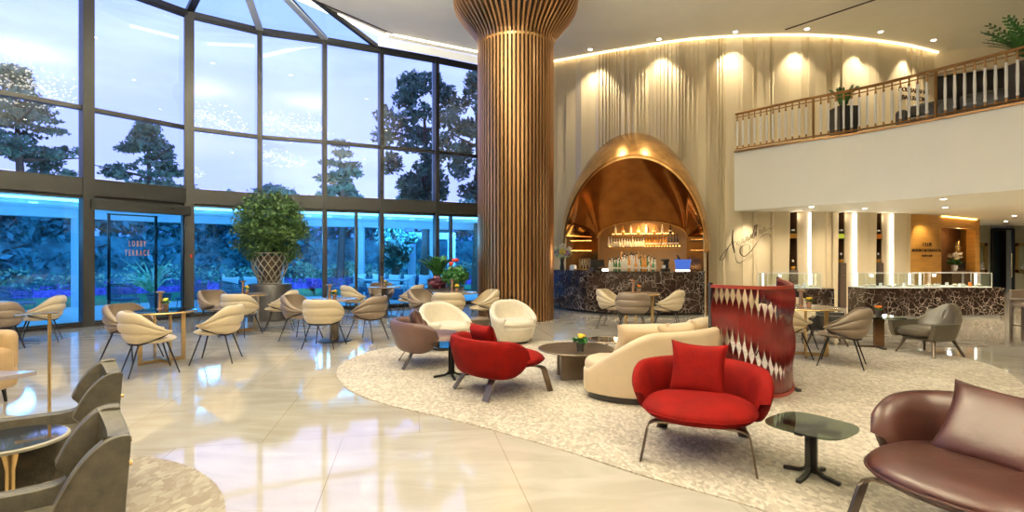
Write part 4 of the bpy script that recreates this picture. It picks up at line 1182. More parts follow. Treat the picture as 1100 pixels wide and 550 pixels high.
# =================================================================== DARK LEATHER ARMCHAIRS (right)
def club(label, loc_, rz, mat):
    t = thing('leather_armchair', label, 'armchair', loc_, rz)
    TT = 2.2
    def pos(th, v, off):
        s_ = abs(th)/TT
        zt = lerp(.77, .50, sm(s_/.6)); zb = lerp(.24, .27, s_)
        z = lerp(zb, zt, v)
        rx = .37+off*.9-.06*(1-v)**2; ry = .33+off-.10*(1-v)**1.4
        x = rx*math.sin(th); y = ry*math.cos(th)
        if abs(th) > PI/2: y = -(abs(th)-PI/2)*.62; x = math.copysign(rx*(1-.04*(abs(th)-PI/2)), th)
        y += .13*max(0, (z-.45)/.3)*(1-s_)**1.2
        return Vector((x, y, z))
    m = MB(); m.shell(lambda u, v: pos(lerp(-TT, TT, u), v, 0), lambda u, v: pos(lerp(-TT, TT, u), v, -.075), 40, 12); m.build('shell', M[mat], t, smooth=50)
    m = MB(); m.ellip((0,-.08,.36), .31,.36,.085, 30, 10, .7); m.build('seat_cushion', M[mat], t, smooth=True)
    m = MB(); m.ellip((0,-.04,.27), .31,.33,.05, 30, 8, .8); m.build('underside', M[mat], t, smooth=True)
    m = MB()
    m.grid(lambda u, v: Vector((lerp(-.24,.24,u), .215+.11*v+.009*abs(math.sin(6*PI*u))-.015*math.sin(PI*v)-.05*(2*u-1)**2, lerp(.40,.67,v))), 36, 10); m.build('channelled_back', M[mat], t, smooth=True)
    for sx, sy in ((-1,-1),(1,-1),(-1,1),(1,1)):
        m = MB(); m.tube([(sx*.20, sy*.18-.03, .27), (sx*.29, sy*.30-.03, 0)], [.028,.014], 10); m.build('leg', M['table_top'], t, smooth=True)
    return t
club('olive-grey leather armchair on tapered legs, facing the table with the orange flowers from the right', (6.38,7.95,0), face(-.93,-.25), 'olive')
club('charcoal leather armchair half hidden behind the large taupe chair', (5.32,8.95,.010), face(.9,-.35), 'dark_l')
t = thing('side_table', 'square dark side table on a brown post, holding orange flowers', 'table', (5.98,8.5,.012), -.1)
q = MB(); q.box((0,0,.50), (.56,.5,.022), bev=.004); q.build('tabletop', M['smoke'], t); q = MB(); q.box((0,0,.25), (.15,.05,.48)); q.build('post', M['wood_d'], t)
q = MB(); q.box((-.14,0,.02), (.40,.05,.035)); q.box((-.05,-.12,.02), (.05,.28,.034)); q.build('foot', M['table_top'], t)
lamp_and_flower(5.85, 8.5, .525, 'the square side table by the olive-grey armchair', 'orange', lamp=False)
# bar-height chair at the right edge
t = thing('tall_armchair', 'brown tall armchair with straight legs, cut by the right edge', 'chair', (8.95,8.95,0), face(.45,-.9))
q = MB(); q.box((0,-.02,.66), (.46,.46,.06), bev=.01); q.build('seat', M['taupe'], t); q = MB(); q.box((0,.22,.78), (.46,.05,.26), bev=.012); q.build('backrest', M['taupe'], t)
for sx in (-1,1):
    q = MB(); q.box((sx*.24,0,.76), (.05,.48,.035), bev=.008); q.build('armrest', M['taupe'], t)
    for sy in (-1,1): q = MB(); q.box((sx*.22, sy*.21, .37), (.04,.04,.74)); q.build('leg', M['table_top'], t)
q = MB(); q.box((0,-.21,.30), (.42,.02,.02)); q.box((-.22,0,.30), (.02,.42,.02)); q.build('foot_rail', M['table_top'], t)

# =================================================================== WING CHAIRS (front left)
def wing(label, loc_, rz):
    t = thing('wing_chair', label, 'armchair', loc_, rz)
    # plan: front is local -Y; back at +Y. side panels have a wing on top and a low arm
    HW = .26; D = .40
    side = [(.36,.08),(.375,.40),(.39,.62),(.40,.775),(.385,.80),(.33,.795),(.275,.755),(.225,.69),(.18,.60),(.175,.575),(.20,.545),(.205,.51),(.12,.492),(-.18,.50),(-.36,.505),(-.40,.475),(-.41,.27),(-.39,.08)]
    P = [tuple(p) for p in catmull(side, 3, closed=True)]
    for sx in (-1, 1):
        m = MB(); n = len(P)
        def lat(y, z, o): # wings splay outward a little towards the front top
            return sx*(HW + o + .05*max(0, (.45-y))*max(0, (z-.5))/.2*.5 - .05*max(0,(y-.3))*2)
        cols = []
        bm = bmesh.new(); vs1 = [bm.verts.new((lat(y, z, .035), y, z)) for y, z in P]; f1 = bm.faces.new(vs1)
        vs2 = [bm.verts.new((lat(y, z, -.035), y, z)) for y, z in P]; f2 = bm.faces.new(vs2[::-1])
        for i in range(n): bm.faces.new((vs1[(i+1) % n], vs1[i], vs2[i], vs2[(i+1) % n]))
        bmesh.ops.recalc_face_normals(bm, faces=bm.faces)
        eg = [e for e in bm.edges if abs(len(e.link_faces[0].verts)-len(e.link_faces[1].verts)) > 3]
        bmesh.ops.bevel(bm, geom=eg, offset=.006, segments=2, profile=.5, affect='EDGES')
        bmesh.ops.triangulate(bm, faces=[f for f in bm.faces if len(f.verts) > 4])
        bm.verts.ensure_lookup_table()
        m.add([v.co for v in bm.verts], [[v.index for v in f.verts] for f in bm.faces]); bm.free()
        sd = m.build('side_wing', M['velvet'], t, smooth=35)
        m = MB(); m.tube([(lat(y, z, .036), y, z) for y, z in P[9:48]], .003, 6); m.build('piping', M['piping_d'], sd, smooth=True)
    m = MB()
    def bk(u, v, off):
        x = lerp(-HW, HW, u); c = 1-(2*u-1)**2; z = lerp(.08, .80, v)
        return Vector((x, .335+.02*v+off+.025*c, z-.05*c*v))
    m.shell(lambda u, v: bk(u, v, .03), lambda u, v: bk(u, v, -.04), 16, 10); m.build('backrest', M['velvet'], t, smooth=50)
    m = MB(); m.tube([tuple(bk(u/16, 1, .03)) for u in range(17)], .003, 6); m.build('piping', M['piping_d'], t, smooth=True)
    m = MB(); m.box((0,-.05,.36), (.48,.68,.13), bev=.045); m.build('seat_cushion', M['velvet'], t, smooth=True)
    m = MB(); m.box((0,-.02,.19), (.50,.74,.21), bev=.02); m.build('seat_frame', M['velvet'], t, smooth=30)
    for sx in (-1,1):
        for sy in (-1,1):
            m = MB(); m.tube([(sx*.25, sy*.30, .09),(sx*.26, sy*.32, 0)], [.022,.014], 8); m.build('leg', M['black'], t)
    m = MB(); m.tube([(0,.36,.60),(0,.425,.60)], .012, 8); m.build('back_stud', M['gold'], t)
    return t
wing('moss-grey velvet wing chair nearest the viewer, in the bottom left corner', (-1.96,1.97,.010), face(-.76,-.65))
wing('moss-grey velvet wing chair behind the nearest one, beyond the mirror-topped table', (-2.80,3.05,.010), face(-.76,-.65))
t = thing('cocktail_table', 'small round mirror-topped table on a gold stem between the wing chairs', 'table', (-2.56,2.66,.010))
q = MB(); q.lathe([(.22,.535),(.235,.54),(.235,.552),(.228,.556)], seg=56); q.build('rim', M['piping'], t, smooth=30)
q = MB(); q.lathe([(.222,.5565),(.222,.558)], seg=56); q.build('mirror_top', M['mirror'], t)
q = MB(); q.lathe([(.16,0),(.165,.012),(.05,.03),(.022,.10),(.022,.40),(.05,.535)], seg=28); q.build('stem', M['gold'], t, smooth=True)
# gold stand
t = thing('gold_stand', 'slender brass stand with a thin angled arm, behind the wing chairs', 'stand', (-3.62,4.08,0), 0)
q = MB(); q.tube([(0,0,.01),(.0,0,1.05)], .012, 10); q.build('pole', M['gold'], t, smooth=True)
q = MB(); q.box((.01,0,1.052), (.10,.05,.008), rz=0); q.beam((-.02,0,1.05), (-.14,-.14,1.048), .035, .008); q.build('arm', M['gold'], t)
q = MB(); q.lathe([(.14,0),(.14,.010),(.02,.014)], seg=28); q.build('base', M['gold'], t)
# tan armchair and lacquered table at the left edge
t = thing('tan_armchair', 'tan leather armchair mostly outside the left edge', 'armchair', (-5.50,5.05,0), face(.1,-.9))
q = MB(); q.box((0,0,.26), (.80,.74,.24), bev=.06); q.build('body', M['tan'], t, smooth=True)
q = MB(); q.box((0,.30,.52), (.80,.18,.44), bev=.08); q.build('backrest', M['tan'], t, smooth=True)
q = MB(); q.box((0,-.04,.42), (.52,.6,.14), bev=.05); q.build('seat_cushion', M['tan'], t, smooth=True)
for sx in (-1,1):
    q = MB(); q.box((sx*.33,-.03,.42), (.15,.70,.30), bev=.07); q.build('armrest', M['tan'], t, smooth=True)
    for sy in (-1,1): q = MB(); q.tube([(sx*.3,sy*.28,.15),(sx*.31,sy*.3,0)], [.02,.014], 8); q.build('leg', M['black'], t)
t = thing('lacquered_table', 'grey lacquered table with a pointed corner at the left edge', 'table', (-4.6,4.25,0), 0)
q = MB(); q.prism([(-.6,.42),(.36,.40),(.62,.10) if False else (.36,.38),(.0,-.42),(-.6,-.5)], .44, .475); q.build('tabletop', pmat('grey_mauve_lacquer', (.36,.31,.32), .2), t)
q = MB(); q.box((-.25,0,.225), (.3,.3,.43), bev=.01); q.build('pedestal', M['table_top'], t)
# =================================================================== PLANTS INSIDE
tp = thing('potted_tree', 'big round-headed ficus in a lattice vase on a black drum', 'plant', (-5.73,12.35,0))
q = MB(); q.lathe([(.47,0),(.48,.01),(.48,.82),(.47,.84)], seg=48); q.build('drum', M['blackp'], tp, smooth=30)
va = MB(); vr = lambda z: .25+.13*sm((z-.85)/.5)+.02*math.sin((z-.85)*4)
for sg_ in (1,-1):
    for k in range(15):
        a0 = 2*PI*k/15
        va.tube([(vr(.86+.72*j/14)*math.cos(a0+sg_*1.3*j/14), vr(.86+.72*j/14)*math.sin(a0+sg_*1.3*j/14), .86+.72*j/14) for j in range(15)], .011, 5)
for z in (.86,1.57): va.tube([(vr(z)*math.cos(2*PI*k/32), vr(z)*math.sin(2*PI*k/32), z) for k in range(32)], .018, 6, closed=True)
va.build('lattice_vase', M['piping'], tp, smooth=True)
q = MB(); q.lathe([(vr(.88)-.05,.87),(vr(1.5)-.05,1.5)], seg=24); q.build('inner_pot', M['table_top'], tp, smooth=True)
q = MB()
for k in range(5): q.tube([(.02*k-.04,.01*k,1.45),(.1*math.cos(k*1.3),.1*math.sin(k*1.3),1.8),(.35*math.cos(k*1.3),.35*math.sin(k*1.3),2.3)], [.03,.025,.01], 6)
q.build('trunk', M['bark'], tp)
fo = MB(); pts = []
for _ in range(170):
    a = random.random()*6.28; ph = math.asin(random.uniform(-.95,1)); r = .74*random.uniform(.8,1.08)
    c_ = (r*math.cos(ph)*math.cos(a), r*math.cos(ph)*math.sin(a), 2.14+.80*math.sin(ph)*random.uniform(.9,1.05)); pts += blob_pts(52, c_, .19, .8)
fo.leaves(pts, .042, .6)
core_ = MB(); core_.leaves(blob_pts(2600, (0,0,2.12), .68, 1.0), .06, .6); fo.add(core_.v, core_.f)
for _ in range(26):
    a = random.random()*6.28; r = random.uniform(0,.5); z = 2.85
    fo.leaves([(r*math.cos(a)*(1+.03*j), r*math.sin(a), z+.035*j) for j in range(8)], .03)
fo.build('foliage', M['ficus'], tp, recalc=False)

def planter_plant(name, label, loc_, w, h, fol, mat, n, size, frond=False, taper=.8):
    t = thing(name, label, 'plant', loc_)
    q = MB(); q.add([(x*w/2*taper, y*w/2*taper, 0) for x, y in ((-1,-1),(1,-1),(1,1),(-1,1))]+[(x*w/2, y*w/2, h) for x, y in ((-1,-1),(1,-1),(1,1),(-1,1))], [(0,1,2,3),(0,1,5,4),(1,2,6,5),(2,3,7,6),(3,0,4,7)])
    q.build('planter', M['blackp'], t)
    q = MB(); q.box((0,0,h-.03), (w*.94,w*.94,.03)); q.build('soil', M['bark'], t)
    q = MB()
    if frond:
        for k in range(n):
            a = random.random()*6.28; L = fol*random.uniform(.7,1.1); lean = random.uniform(.25,.85); P = []
            for j in range(12):
                s_ = j/11; P.append(Vector((math.cos(a)*L*lean*s_**1.4, math.sin(a)*L*lean*s_**1.4, h+L*(s_-.35*lean*s_*s_))))
            q.tube(P, .006, 4)
            for j in range(2, 12):
                d = (P[j]-P[j-1]).normalized(); sd_ = d.cross(Vector((0,0,1))).normalized()
                for sg_ in (-1,1):
                    o_ = len(q.v); ln = size*(1.1-.6*j/11); tip = P[j]+sd_*sg_*ln+d*ln*.5; wv = d*.035
                    q.v += [tuple(P[j]), tuple((P[j]+tip)/2+wv), tuple(tip), tuple((P[j]+tip)/2-wv)]; q.f.append((o_,o_+1,o_+2,o_+3))
    else:
        q.leaves(blob_pts(n, (0,0,h+fol*.75), fol, .75), size)
        for k in range(5): q.tube([(0,0,h-.02),(random.uniform(-.3,.3)*fol,random.uniform(-.3,.3)*fol,h+fol*.7)], .008, 4)
    q.build('foliage', M[mat], t, recalc=False)
    return t
pl = planter_plant('potted_fern', 'leafy green fern in a tall black planter by the glass left of the column', (-1.88,13.2,0), .46, .92, .62, 'fern', 46, .13, frond=True)
planter_plant('purple_plant', 'low purple-leaved plant in a black planter in front of the fern', (-1.80,12.6,0), .5, .72, .20, 'purple_l', 260, .06)
pr = planter_plant('potted_plant', 'green plant with a red flower in a black planter against the column', (-1.34,12.35,0), .38, .78, .32, 'fern', 700, .065)
q = MB(); q.ellip((.0,0,1.40), .09,.09,.05, 10, 6); q.ellip((-.10,.0,1.32), .06,.06,.05, 8, 6); q.build('flower', M['redp'], pr)
# gallery planters
def tall_pot(label, loc_, n, L, sz):
    t = planter_plant('gallery_plant', label, loc_, .50, .88, L, 'fern', n, sz, frond=True, taper=.82); return t
tall_pot('green plant in a tall black planter behind the far part of the balustrade', (8.52,13.4,4.42), 22, .58, .10)
tall_pot('large green plant in a tall black planter behind the near part of the balustrade', (10.15,10.25,4.42), 26, 1.0, .16)
# gallery sofa and lettering
t = thing('gallery_sofa', 'long dark leather sofa on the gallery behind the balusters', 'sofa', (10.75,11.9,4.40), math.atan2(-2.0,1.5))
q = MB(); q.box((0,0,.28), (3.0,.9,.34), bev=.08); q.build('seat', M['dark_l'], t, smooth=True)
for k in range(3): q = MB(); q.box((-1.0+1.0*k,.30,.66), (.98,.28,.50), bev=.1); q.build('back_cushion', M['dark_l'], t, smooth=True)
for sx in (-1,1): q = MB(); q.box((sx*1.45,0,.45), (.25,.9,.5), bev=.1); q.build('armrest', M['dark_l'], t, smooth=True)
t = thing('ballroom_sign', 'two lines of dark lettering on the pleated wall above the gallery', 'sign', (12.0,15.55,6.35), .30)
text_mesh('lettering', 'DOLMABAHCE', .19, M['text'], (0,0,.02), (PI/2,0,0), t, ext=.01); text_mesh('lettering', 'BALLROOM', .19, M['text'], (0,0,-.21), (PI/2,0,0), t, ext=.01)
# wood wall lettering
def on_path(path, px):
    for a, c in zip(path, path[1:]):
        u0, u1 = 550+F*a[0]/a[1], 550+F*c[0]/c[1]
        if u0 <= px <= u1: k = (px-u0)/(u1-u0); return (lerp(a[0], c[0], k), lerp(a[1], c[1], k), math.atan2(c[1]-a[1], c[0]-a[0]))
X, Y, A = on_path(wc, 995)
t = thing('club_sign', 'three lines of dark lettering on the honey wood wall', 'sign', (X-.02, Y-.06, 1.5), A)
for body, z, s_ in (('CLUB', .30, .16), ('INTERCONTINENTAL', .125, .13), ('MAIN CLUB', -.02, .085)): text_mesh('lettering', body, s_, M['text'], (0,0,z), (PI/2,0,0), t, ext=.008)
# sunburst mirror
cx, cy = 15.47, 18.12
t = thing('sunburst_mirror', 'brass sunburst mirror in the dark recess of the wood wall', 'mirror', (cx, cy, 1.58), math.atan2(1.4,2.25))
q = MB()
for k in range(40):
    a = 2*PI*k/40; L = .44 if k % 2 else .34; q.tube([(.15*math.cos(a),0,.15*math.sin(a)),(L*math.cos(a),-.03,L*math.sin(a))], [.012,.006], 5)
q.build('rays', M['gold'], t); q = MB(); q.ellip((0,0,0), .15,.04,.15, 20, 8); q.build('glass', M['mirror'], t, smooth=True)
t = thing('console', 'dark console in the recess below the sunburst mirror', 'console', (15.05,17.72,0), math.atan2(1.4,2.25))
q = MB(); q.box((0,0,.50), (1.7,.4,1.0), bev=.01); q.build('body', M['wood_d'], t)
t = thing('orchid_pot', 'white orchids with green leaves on the console in the recess', 'flowers', (14.80,17.45,1.0))
q = MB(); q.lathe([(.08,0),(.10,.2)], seg=14); q.build('pot', M['white'], t); q = MB(); q.leaves(blob_pts(80,(0,0,.3),.2,.5), .08); q.build('leaves', M['fern'], t)
q = MB(); q.leaves(blob_pts(60,(.05,0,.5),.2,.6), .06); q.build('blossoms', M['ivory'], t)
t = thing('small_sign', 'small black sign standing on the console beside the orchids', 'sign', (15.38,17.85,1.0), .5)
q = MB(); q.box((0,0,.15), (.55,.04,.26)); q.build('board', M['black'], t)
# shop fronts far right
for i, (xa, xb) in enumerate(((19.35,19.85),(21.15,22.6))):
    t = thing('display_window', 'gold-framed shop display window on the sage wall, '+('beside the wood wall' if i == 0 else 'at the right edge'), 'display', ((xa+xb)/2, 21.86, 1.42))
    w = xb-xa; q = MB()
    for z in (-.56,.56): q.box((0,0,z), (w+.12,.08,.12))
    for x in (-w/2, w/2): q.box((x,0,0), (.12,.08,1.24))
    q.build('frame', M['gold'], t); q = MB(); q.box((0,.03,0), (w,.01,1.1)); q.build('glass', M['glass'], t)
    q = MB(); q.box((0,.036,0), (w,.01,1.1)); q.build('backing', M['sage'], t)
    q = MB(); q.leaves([(random.uniform(-w/2+.1,w/2-.1), .0, random.uniform(-.5,-.2)) for _ in range(26)], .09); q.build('jewellery', M['crystal'], t)
t = thing('doorway', 'tall doorway with a teal glass leaf and brass handle in the far sage wall', 'door', (20.52,21.8,0))
q = MB(); q.box((-.44,0,1.3), (.06,.1,2.6)); q.box((.44,0,1.3), (.06,.1,2.6)); q.box((0,0,2.62), (.9,.1,.08)); q.build('door_frame', M['frame'], t)
q = MB(); q.box((-.26,0,1.28), (.28,.03,2.5)); q.build('glass_leaf', M['glass_low'], t); q = MB(); q.tube([(.3,-.08,.6),(.3,-.08,1.6)], .03, 8); q.build('handle', M['gold'], t)

# =================================================================== MARBLE DISPLAY COUNTERS
def counter(label, x, y, w, d, rz, gw, gx, gh=.33, h=.73):
    t = thing('display_counter', label, 'counter', (x, y, 0), rz)
    q = MB(); q.box((0,0,h/2+.03), (w,d,h-.06), bev=.006); q.build('body', M['marble'], t); q = MB(); q.box((0,.02,.03), (w-.08,d-.1,.06)); q.build('plinth', M['white'], t)
    q = MB(); q.box((gx,0,h+.012), (gw,d-.06,.024)); q.build('display_bed', M['white'], t)
    q = MB(); q.box((gx,0,h+.024+gh/2), (gw,d-.08,gh)); q.build('glass_case', M['glass'], t)
    q = MB()
    for sx in (-1,1):
        for sy in (-1,1): q.box((gx+sx*gw/2, sy*(d-.08)/2, h+.024+gh/2), (.012,.012,gh))
    for sy in (-1,1): q.box((gx, sy*(d-.08)/2, h+.024+gh), (gw,.012,.012)); 
    for sx in (-1,1): q.box((gx+sx*gw/2, 0, h+.024+gh), (.012,d-.08,.012))
    q.build('case_edge', M['crystal'], t)
    q = MB()
    for sx in (-1,1): q.box((gx+sx*(gw/2-.05), .1, h+.03+gh/2), (.03,.03,gh-.03))
    q.build('case_light', M['led'], t)
    return t
specs = [('dark marble display counter partly hidden behind the red strap screen', 6.85, 12.6, 1.5, .6, -.05, 1.25, -.15),
         ('middle dark marble display counter with a glass case', 9.35, 12.75, 1.85, .65, .0, 1.4, -.2),
         ('dark marble display counter farthest right with a glass case', 11.1, 13.0, 1.75, .65, .0, 1.5, -.15)]
for si, s_ in enumerate(specs):
    t = counter(*s_); light('case_lamp', 'POINT', (s_[7], .05, 1.0), 5, (.95,.97,1), parent=t, shadow_soft_size=.04)
    rr = random.Random(si)
    for k in range(7):
        gx = s_[7]-s_[6]/2+.14+k*(s_[6]-.28)/6; ca, sa = math.cos(s_[5]), math.sin(s_[5])
        lx, ly = gx, -.12+.06*rr.random()
        o = MB(); kind = k % 3
        if kind == 0: o.ellip((0,0,.03), .07,.05,.03, 12, 6)
        elif kind == 1: o.box((0,0,.03), (.12,.09,.06), bev=.015)
        else: o.lathe([(.05,0),(.03,.05),(.035,.09)], seg=12)
        oo = o.build('display_piece', M[['ivory','crystal','orange' if si == 2 and k == 5 else 'white'][kind]], smooth=True, loc=(s_[1]+lx*ca-ly*sa, s_[2]+lx*sa+ly*ca, .755))
        tag(oo, ['small pale jewellery piece in the glass case behind the strap screen', 'small pale jewellery piece in the middle glass case', 'small pale jewellery piece in the farthest right glass case'][si], 'jewellery', ['jewellery in the case behind the screen','jewellery in the middle case','jewellery in the farthest right case'][si])

# =================================================================== OUTSIDE
EX = [(-14.6,-4),(-13.6,-1)]+FP+[(1.6,17.6),(4,18.4),(8,19.6)]
SM = catmull(EX, 6)
def band(d0, d1, z0, z1): m = MB(); m.bandp(offset(SM, d0), offset(SM, d1), z0, z1); return m
struct('floor_terrace', band(.16, 5.6, -.12, -.01), M['paving'])
o = band(5.6, 11.0, -.14, -.02).build('lawn', M['grass']); tag(o, 'strip of green lawn beyond the terrace', 'lawn', kind='stuff')
b = MB(); b.prism([(-70,-30),(60,-30),(60,80),(-70,80)], -.5, -.16); struct('floor_garden', b, M['grass'])
def leafband(name, label, cat, d0, d1, z0, z1, mat, n, size, wob=.0, i0=0, i1=None, solid=True):
    A = offset(SM, d0); Bp = offset(SM, d1); i1 = i1 or len(SM)-1; m = MB()
    for _ in range(n):
        i = random.randrange(i0, i1); t_ = random.random(); k = random.random()
        x = lerp(lerp(A[i][0], A[i+1][0], t_), lerp(Bp[i][0], Bp[i+1][0], t_), k); y = lerp(lerp(A[i][1], A[i+1][1], t_), lerp(Bp[i][1], Bp[i+1][1], t_), k)
        zt = z1+wob*mnoise.noise(Vector((x*.7, y*.7, 0))); f_ = random.random()
        z = lerp(z0, zt, f_**.5) if k > .3 else lerp(z0, zt, f_)
        m.leaves([(x, y, z)], size)
    if solid:
        a = offset(SM, d0+.25); c = offset(SM, d1-.1); a = a[i0:i1+1]; c = c[i0:i1+1]; m.bandp(a, c, z0-.05, z1-wob*.6-.12)
    o = m.build(name, M[mat], recalc=False); tag(o, label, cat, kind='stuff'); return o
leafband('clipped_hedge', 'tall dark clipped hedge closing the garden', 'hedge', 14.0, 15.6, -.1, 2.5, 'hedge', 15000, .13)
leafband('pale_shrubs', 'row of pale green shrubs in front of the hedge', 'shrubs', 12.0, 13.4, -.1, 1.0, 'shrub', 9000, .11, wob=.6, solid=False)
leafband('violet_flowerbed', 'bed of violet flowers along the lawn', 'flowers', 11.0, 12.0, -.1, .42, 'violet', 9000, .07, wob=.15)
# canopy over the terrace
can = thing('terrace_canopy', 'white terrace canopy on pale square posts outside the glass', 'canopy', (0,0,0))
m = band(.35, 5.9, 2.86, 3.04); m.build('roof', M['white'], can)
m = band(5.5, 5.9, 2.62, 2.86); m.build('edge_beam', M['post'], can)
m = band(1.9, 2.0, 2.80, 2.858); m.build('light_strip', M['led_c'], can)
out5 = offset(SM, 5.6); acc = 0; last = 0
cumo = [0]
for a, c in zip(out5, out5[1:]): cumo.append(cumo[-1]+math.dist(a, c))
s_ = 2.0; k = 0
while s_ < cumo[-1]-1:
    i = 0
    while cumo[i+1] < s_: i += 1
    t_ = (s_-cumo[i])/(cumo[i+1]-cumo[i]); x = lerp(out5[i][0], out5[i+1][0], t_); y = lerp(out5[i][1], out5[i+1][1], t_)
    m = MB(); m.box((x, y, 1.40), (.20,.20,2.82)); m.build('post', M['post'], can); s_ += 2.9; k += 1
o4 = offset(SM, 3.6)
for i in range(14, len(SM)-8, 4):
    m = MB(); m.lathe([(.09,2.84),(.09,2.858)], c=(o4[i][0], o4[i][1], 0), seg=12); m.build('downlight', M['led_c'], can)
for i in range(16, len(SM)-8, 5):  # unseen fill points hung below the roof to brighten its underside
    light('soffit_fill', 'POINT', (o4[i][0], o4[i][1], 2.1), 50, (.8,.9,1), shadow_soft_size=.3, parent=can)
for i in range(20, len(SM)-8, 7):  # flood boxes and spots added to brighten the hedge and flowerbeds
    oe = offset(SM, 5.95)[i]; on = offset(SM, 7.0)[i]; m = MB(); m.box((oe[0], oe[1], 2.74), (.16,.16,.14), bev=.01); m.build('added_flood_box', M['frame'], can)
    d_ = Vector((on[0]-oe[0], on[1]-oe[1], -.16)); lp = light('garden_fill', 'SPOT', (oe[0]+d_.x*.12, oe[1]+d_.y*.12, 2.70), 1200, (.40,.62,1), parent=can, spot_size=2.4, spot_blend=.8, shadow_soft_size=.2); lp.rotation_euler = d_.to_track_quat('-Z','Y').to_euler()
# garden trees
def tree(label, loc_, h, cr, cz, mat='tree', n=2600, size=.14, conif=False, name='garden_tree', squash=.8, clumps=30):
    t = thing(name, label, 'tree', loc_)
    q = MB(); q.tube([(0,0,-.2),(.15,.1,h*.5),(0,0,h*.9)], [.22,.15,.04], 8)
    for k in range(7):
        a = k*2.4; zz = h*(.35+.08*k); q.tube([(0,0,zz),(cr*.7*math.cos(a), cr*.7*math.sin(a), zz+.5)], [.07,.02], 5)
    q.build('trunk', M['bark'], t); m = MB(); pts = []
    for _ in range(clumps):
        a = random.random()*6.28
        if conif:
            f_ = random.random(); z = lerp(cz-h*.3, h, f_); r = cr*(1.05-f_)*random.uniform(.4,1); pts += blob_pts(n//clumps, (r*math.cos(a), r*math.sin(a), z), .55, .30)
        else:
            ph = math.asin(random.uniform(-1,1)); r = cr*random.uniform(.35,.95); pts += blob_pts(n//clumps, (r*math.cos(ph)*math.cos(a), r*math.cos(ph)*math.sin(a), cz+cr*squash*math.sin(ph)), cr*.28, .8)
    m.leaves(pts, size); m.build('crown', M[mat], t, recalc=False); return t
tree('feathery conifer rising high above the canopy at the left edge', (-20.5,21.5,0), 9.2, 3.6, 6.2, conif=True, n=8000, size=.13, clumps=95)
tree('conifer behind the second window bay, lower than the first', (-17.5,25,0), 7.9, 3.2, 5.6, conif=True, n=6000, size=.13, clumps=75)
tree('leafy tree seen in the upper glass left of the slatted column', (-3.9,23.0,0), 9.2, 1.9, 6.6, n=7000, size=.14, squash=1.5, clumps=50)
tree('pale leafy tree right beside the slatted column outside', (-1.5,21.5,0), 9.0, 1.5, 6.4, n=5000, size=.13, squash=1.6, clumps=40)
tree('small conifer showing over the beam right of the potted tree', (-8.6,26,0), 7.4, 1.7, 5.3, conif=True, n=3600, size=.15, clumps=30)
for k, (x, y, h) in enumerate([(-17.5,24.5,4.5),(-15,26,4.6),(-20.5,20.5,4.3),(-24,15,4.6),(-26,19,4.9),(-22,24,5.0),(-16,27.5,4.6),(-13.5,29,5.0),(-10,31,4.8),(-6,32,4.9),(-2,33,5.0),(-27,11,4.5),(1.5,31,4.8),(-19,22.5,4.3),(-12,26.5,4.4)]):
    tree('low dark tree filling the gap above the clipped hedge', (x, y, 0), h, 2.3, h-1.7, mat='hedge', n=2600, size=.2, clumps=24)['group'] = 'low trees behind the hedge'
# terrace furniture
def woven_chair(label, loc_, rz):
    t = thing('woven_chair', label, 'chair', loc_, rz)
    m = MB(); T = 2.0
    def pos(u, z): th = lerp(-T, T, u); return Vector((.36*math.sin(th), .32*math.cos(th)+.06*(z-.4), z-(.14*(abs(th)/T)**2 if z > .6 else 0)))
    for k in range(25): m.tube([pos(k/24, .40), pos(k/24, .60), pos(k/24, .78)], .008, 4)
    for z in (.44,.50,.56,.62,.68,.74): m.tube([pos(j/24, z) for j in range(25)], .008, 4)
    m.build('woven_back', M['wicker'], t)
    m = MB(); m.tube([pos(j/24, .79) for j in range(25)], .018, 6); m.build('top_rail', M['wicker'], t)
    m = MB(); m.ellip((0,-.02,.41), .33,.33,.05, 24, 6, .8); m.build('seat', M['navy'], t, smooth=True)
    for sx, sy in ((-1,-1),(1,-1),(-1,1),(1,1)): m = MB(); m.tube([(sx*.24,sy*.22,.40),(sx*.27,sy*.26,0)], .012, 6); m.build('leg', M['wicker'], t)
    return t
wc0 = woven_chair('woven outdoor chair left of the drum stool, behind the terrace doors', (-9.95,13.35,-.01), face(1,.1))
dup(wc0, (-8.45,13.75,-.01), face(-1,-.1), label='woven outdoor chair right of the drum stool, under the terrace lettering')
dup(wc0, (-11.6,12.2,-.01), face(1,.2), label='woven outdoor chair at the left edge beyond the glass')
dup(wc0, (-8.2,15.3,-.01), face(.6,.6), label='woven outdoor chair just right of the thick window post')
dup(wc0, (-5.0,16.6,-.01), face(.6,-.8), label='woven outdoor chair right of the potted tree, beyond the glass')
dup(wc0, (-6.0,17.6,-.01), face(1,0), label='farther woven outdoor chair behind the potted tree')
t = thing('drum_stool', 'waisted dark drum stool between two woven outdoor chairs', 'stool', (-9.2,13.6,-.01))
q = MB(); q.lathe([(.26,0),(.20,.22),(.27,.46),(.29,.47),(.29,.50)], seg=24); q.build('body', M['wicker'], t, smooth=30); q = MB(); q.lathe([(.28,.501),(.28,.515)], seg=24); q.build('top', M['frame'], t)
def osofa(label, loc_, rz, w):
    t = thing('outdoor_sofa', label, 'sofa', loc_, rz)
    q = MB(); q.box((0,0,.22), (w,.8,.3), bev=.04); q.build('base', M['navy'], t, smooth=30); q = MB(); q.box((0,.34,.52), (w,.14,.42), bev=.05); q.build('backrest', M['navy'], t, smooth=30)
    q = MB(); q.box((0,-.04,.42), (w-.1,.66,.12), bev=.04); q.build('seat_cushion', M['post'], t, smooth=30)
    n = max(1, round(w/.65))
    for k in range(n): q = MB(); q.pillow((-w/2+w*(k+.5)/n,.2,.66), .5,.4,.16, Matrix.Rotation(-.25,3,'X')); q.build('pillow', M['cush_w'], t, smooth=60)
    return t
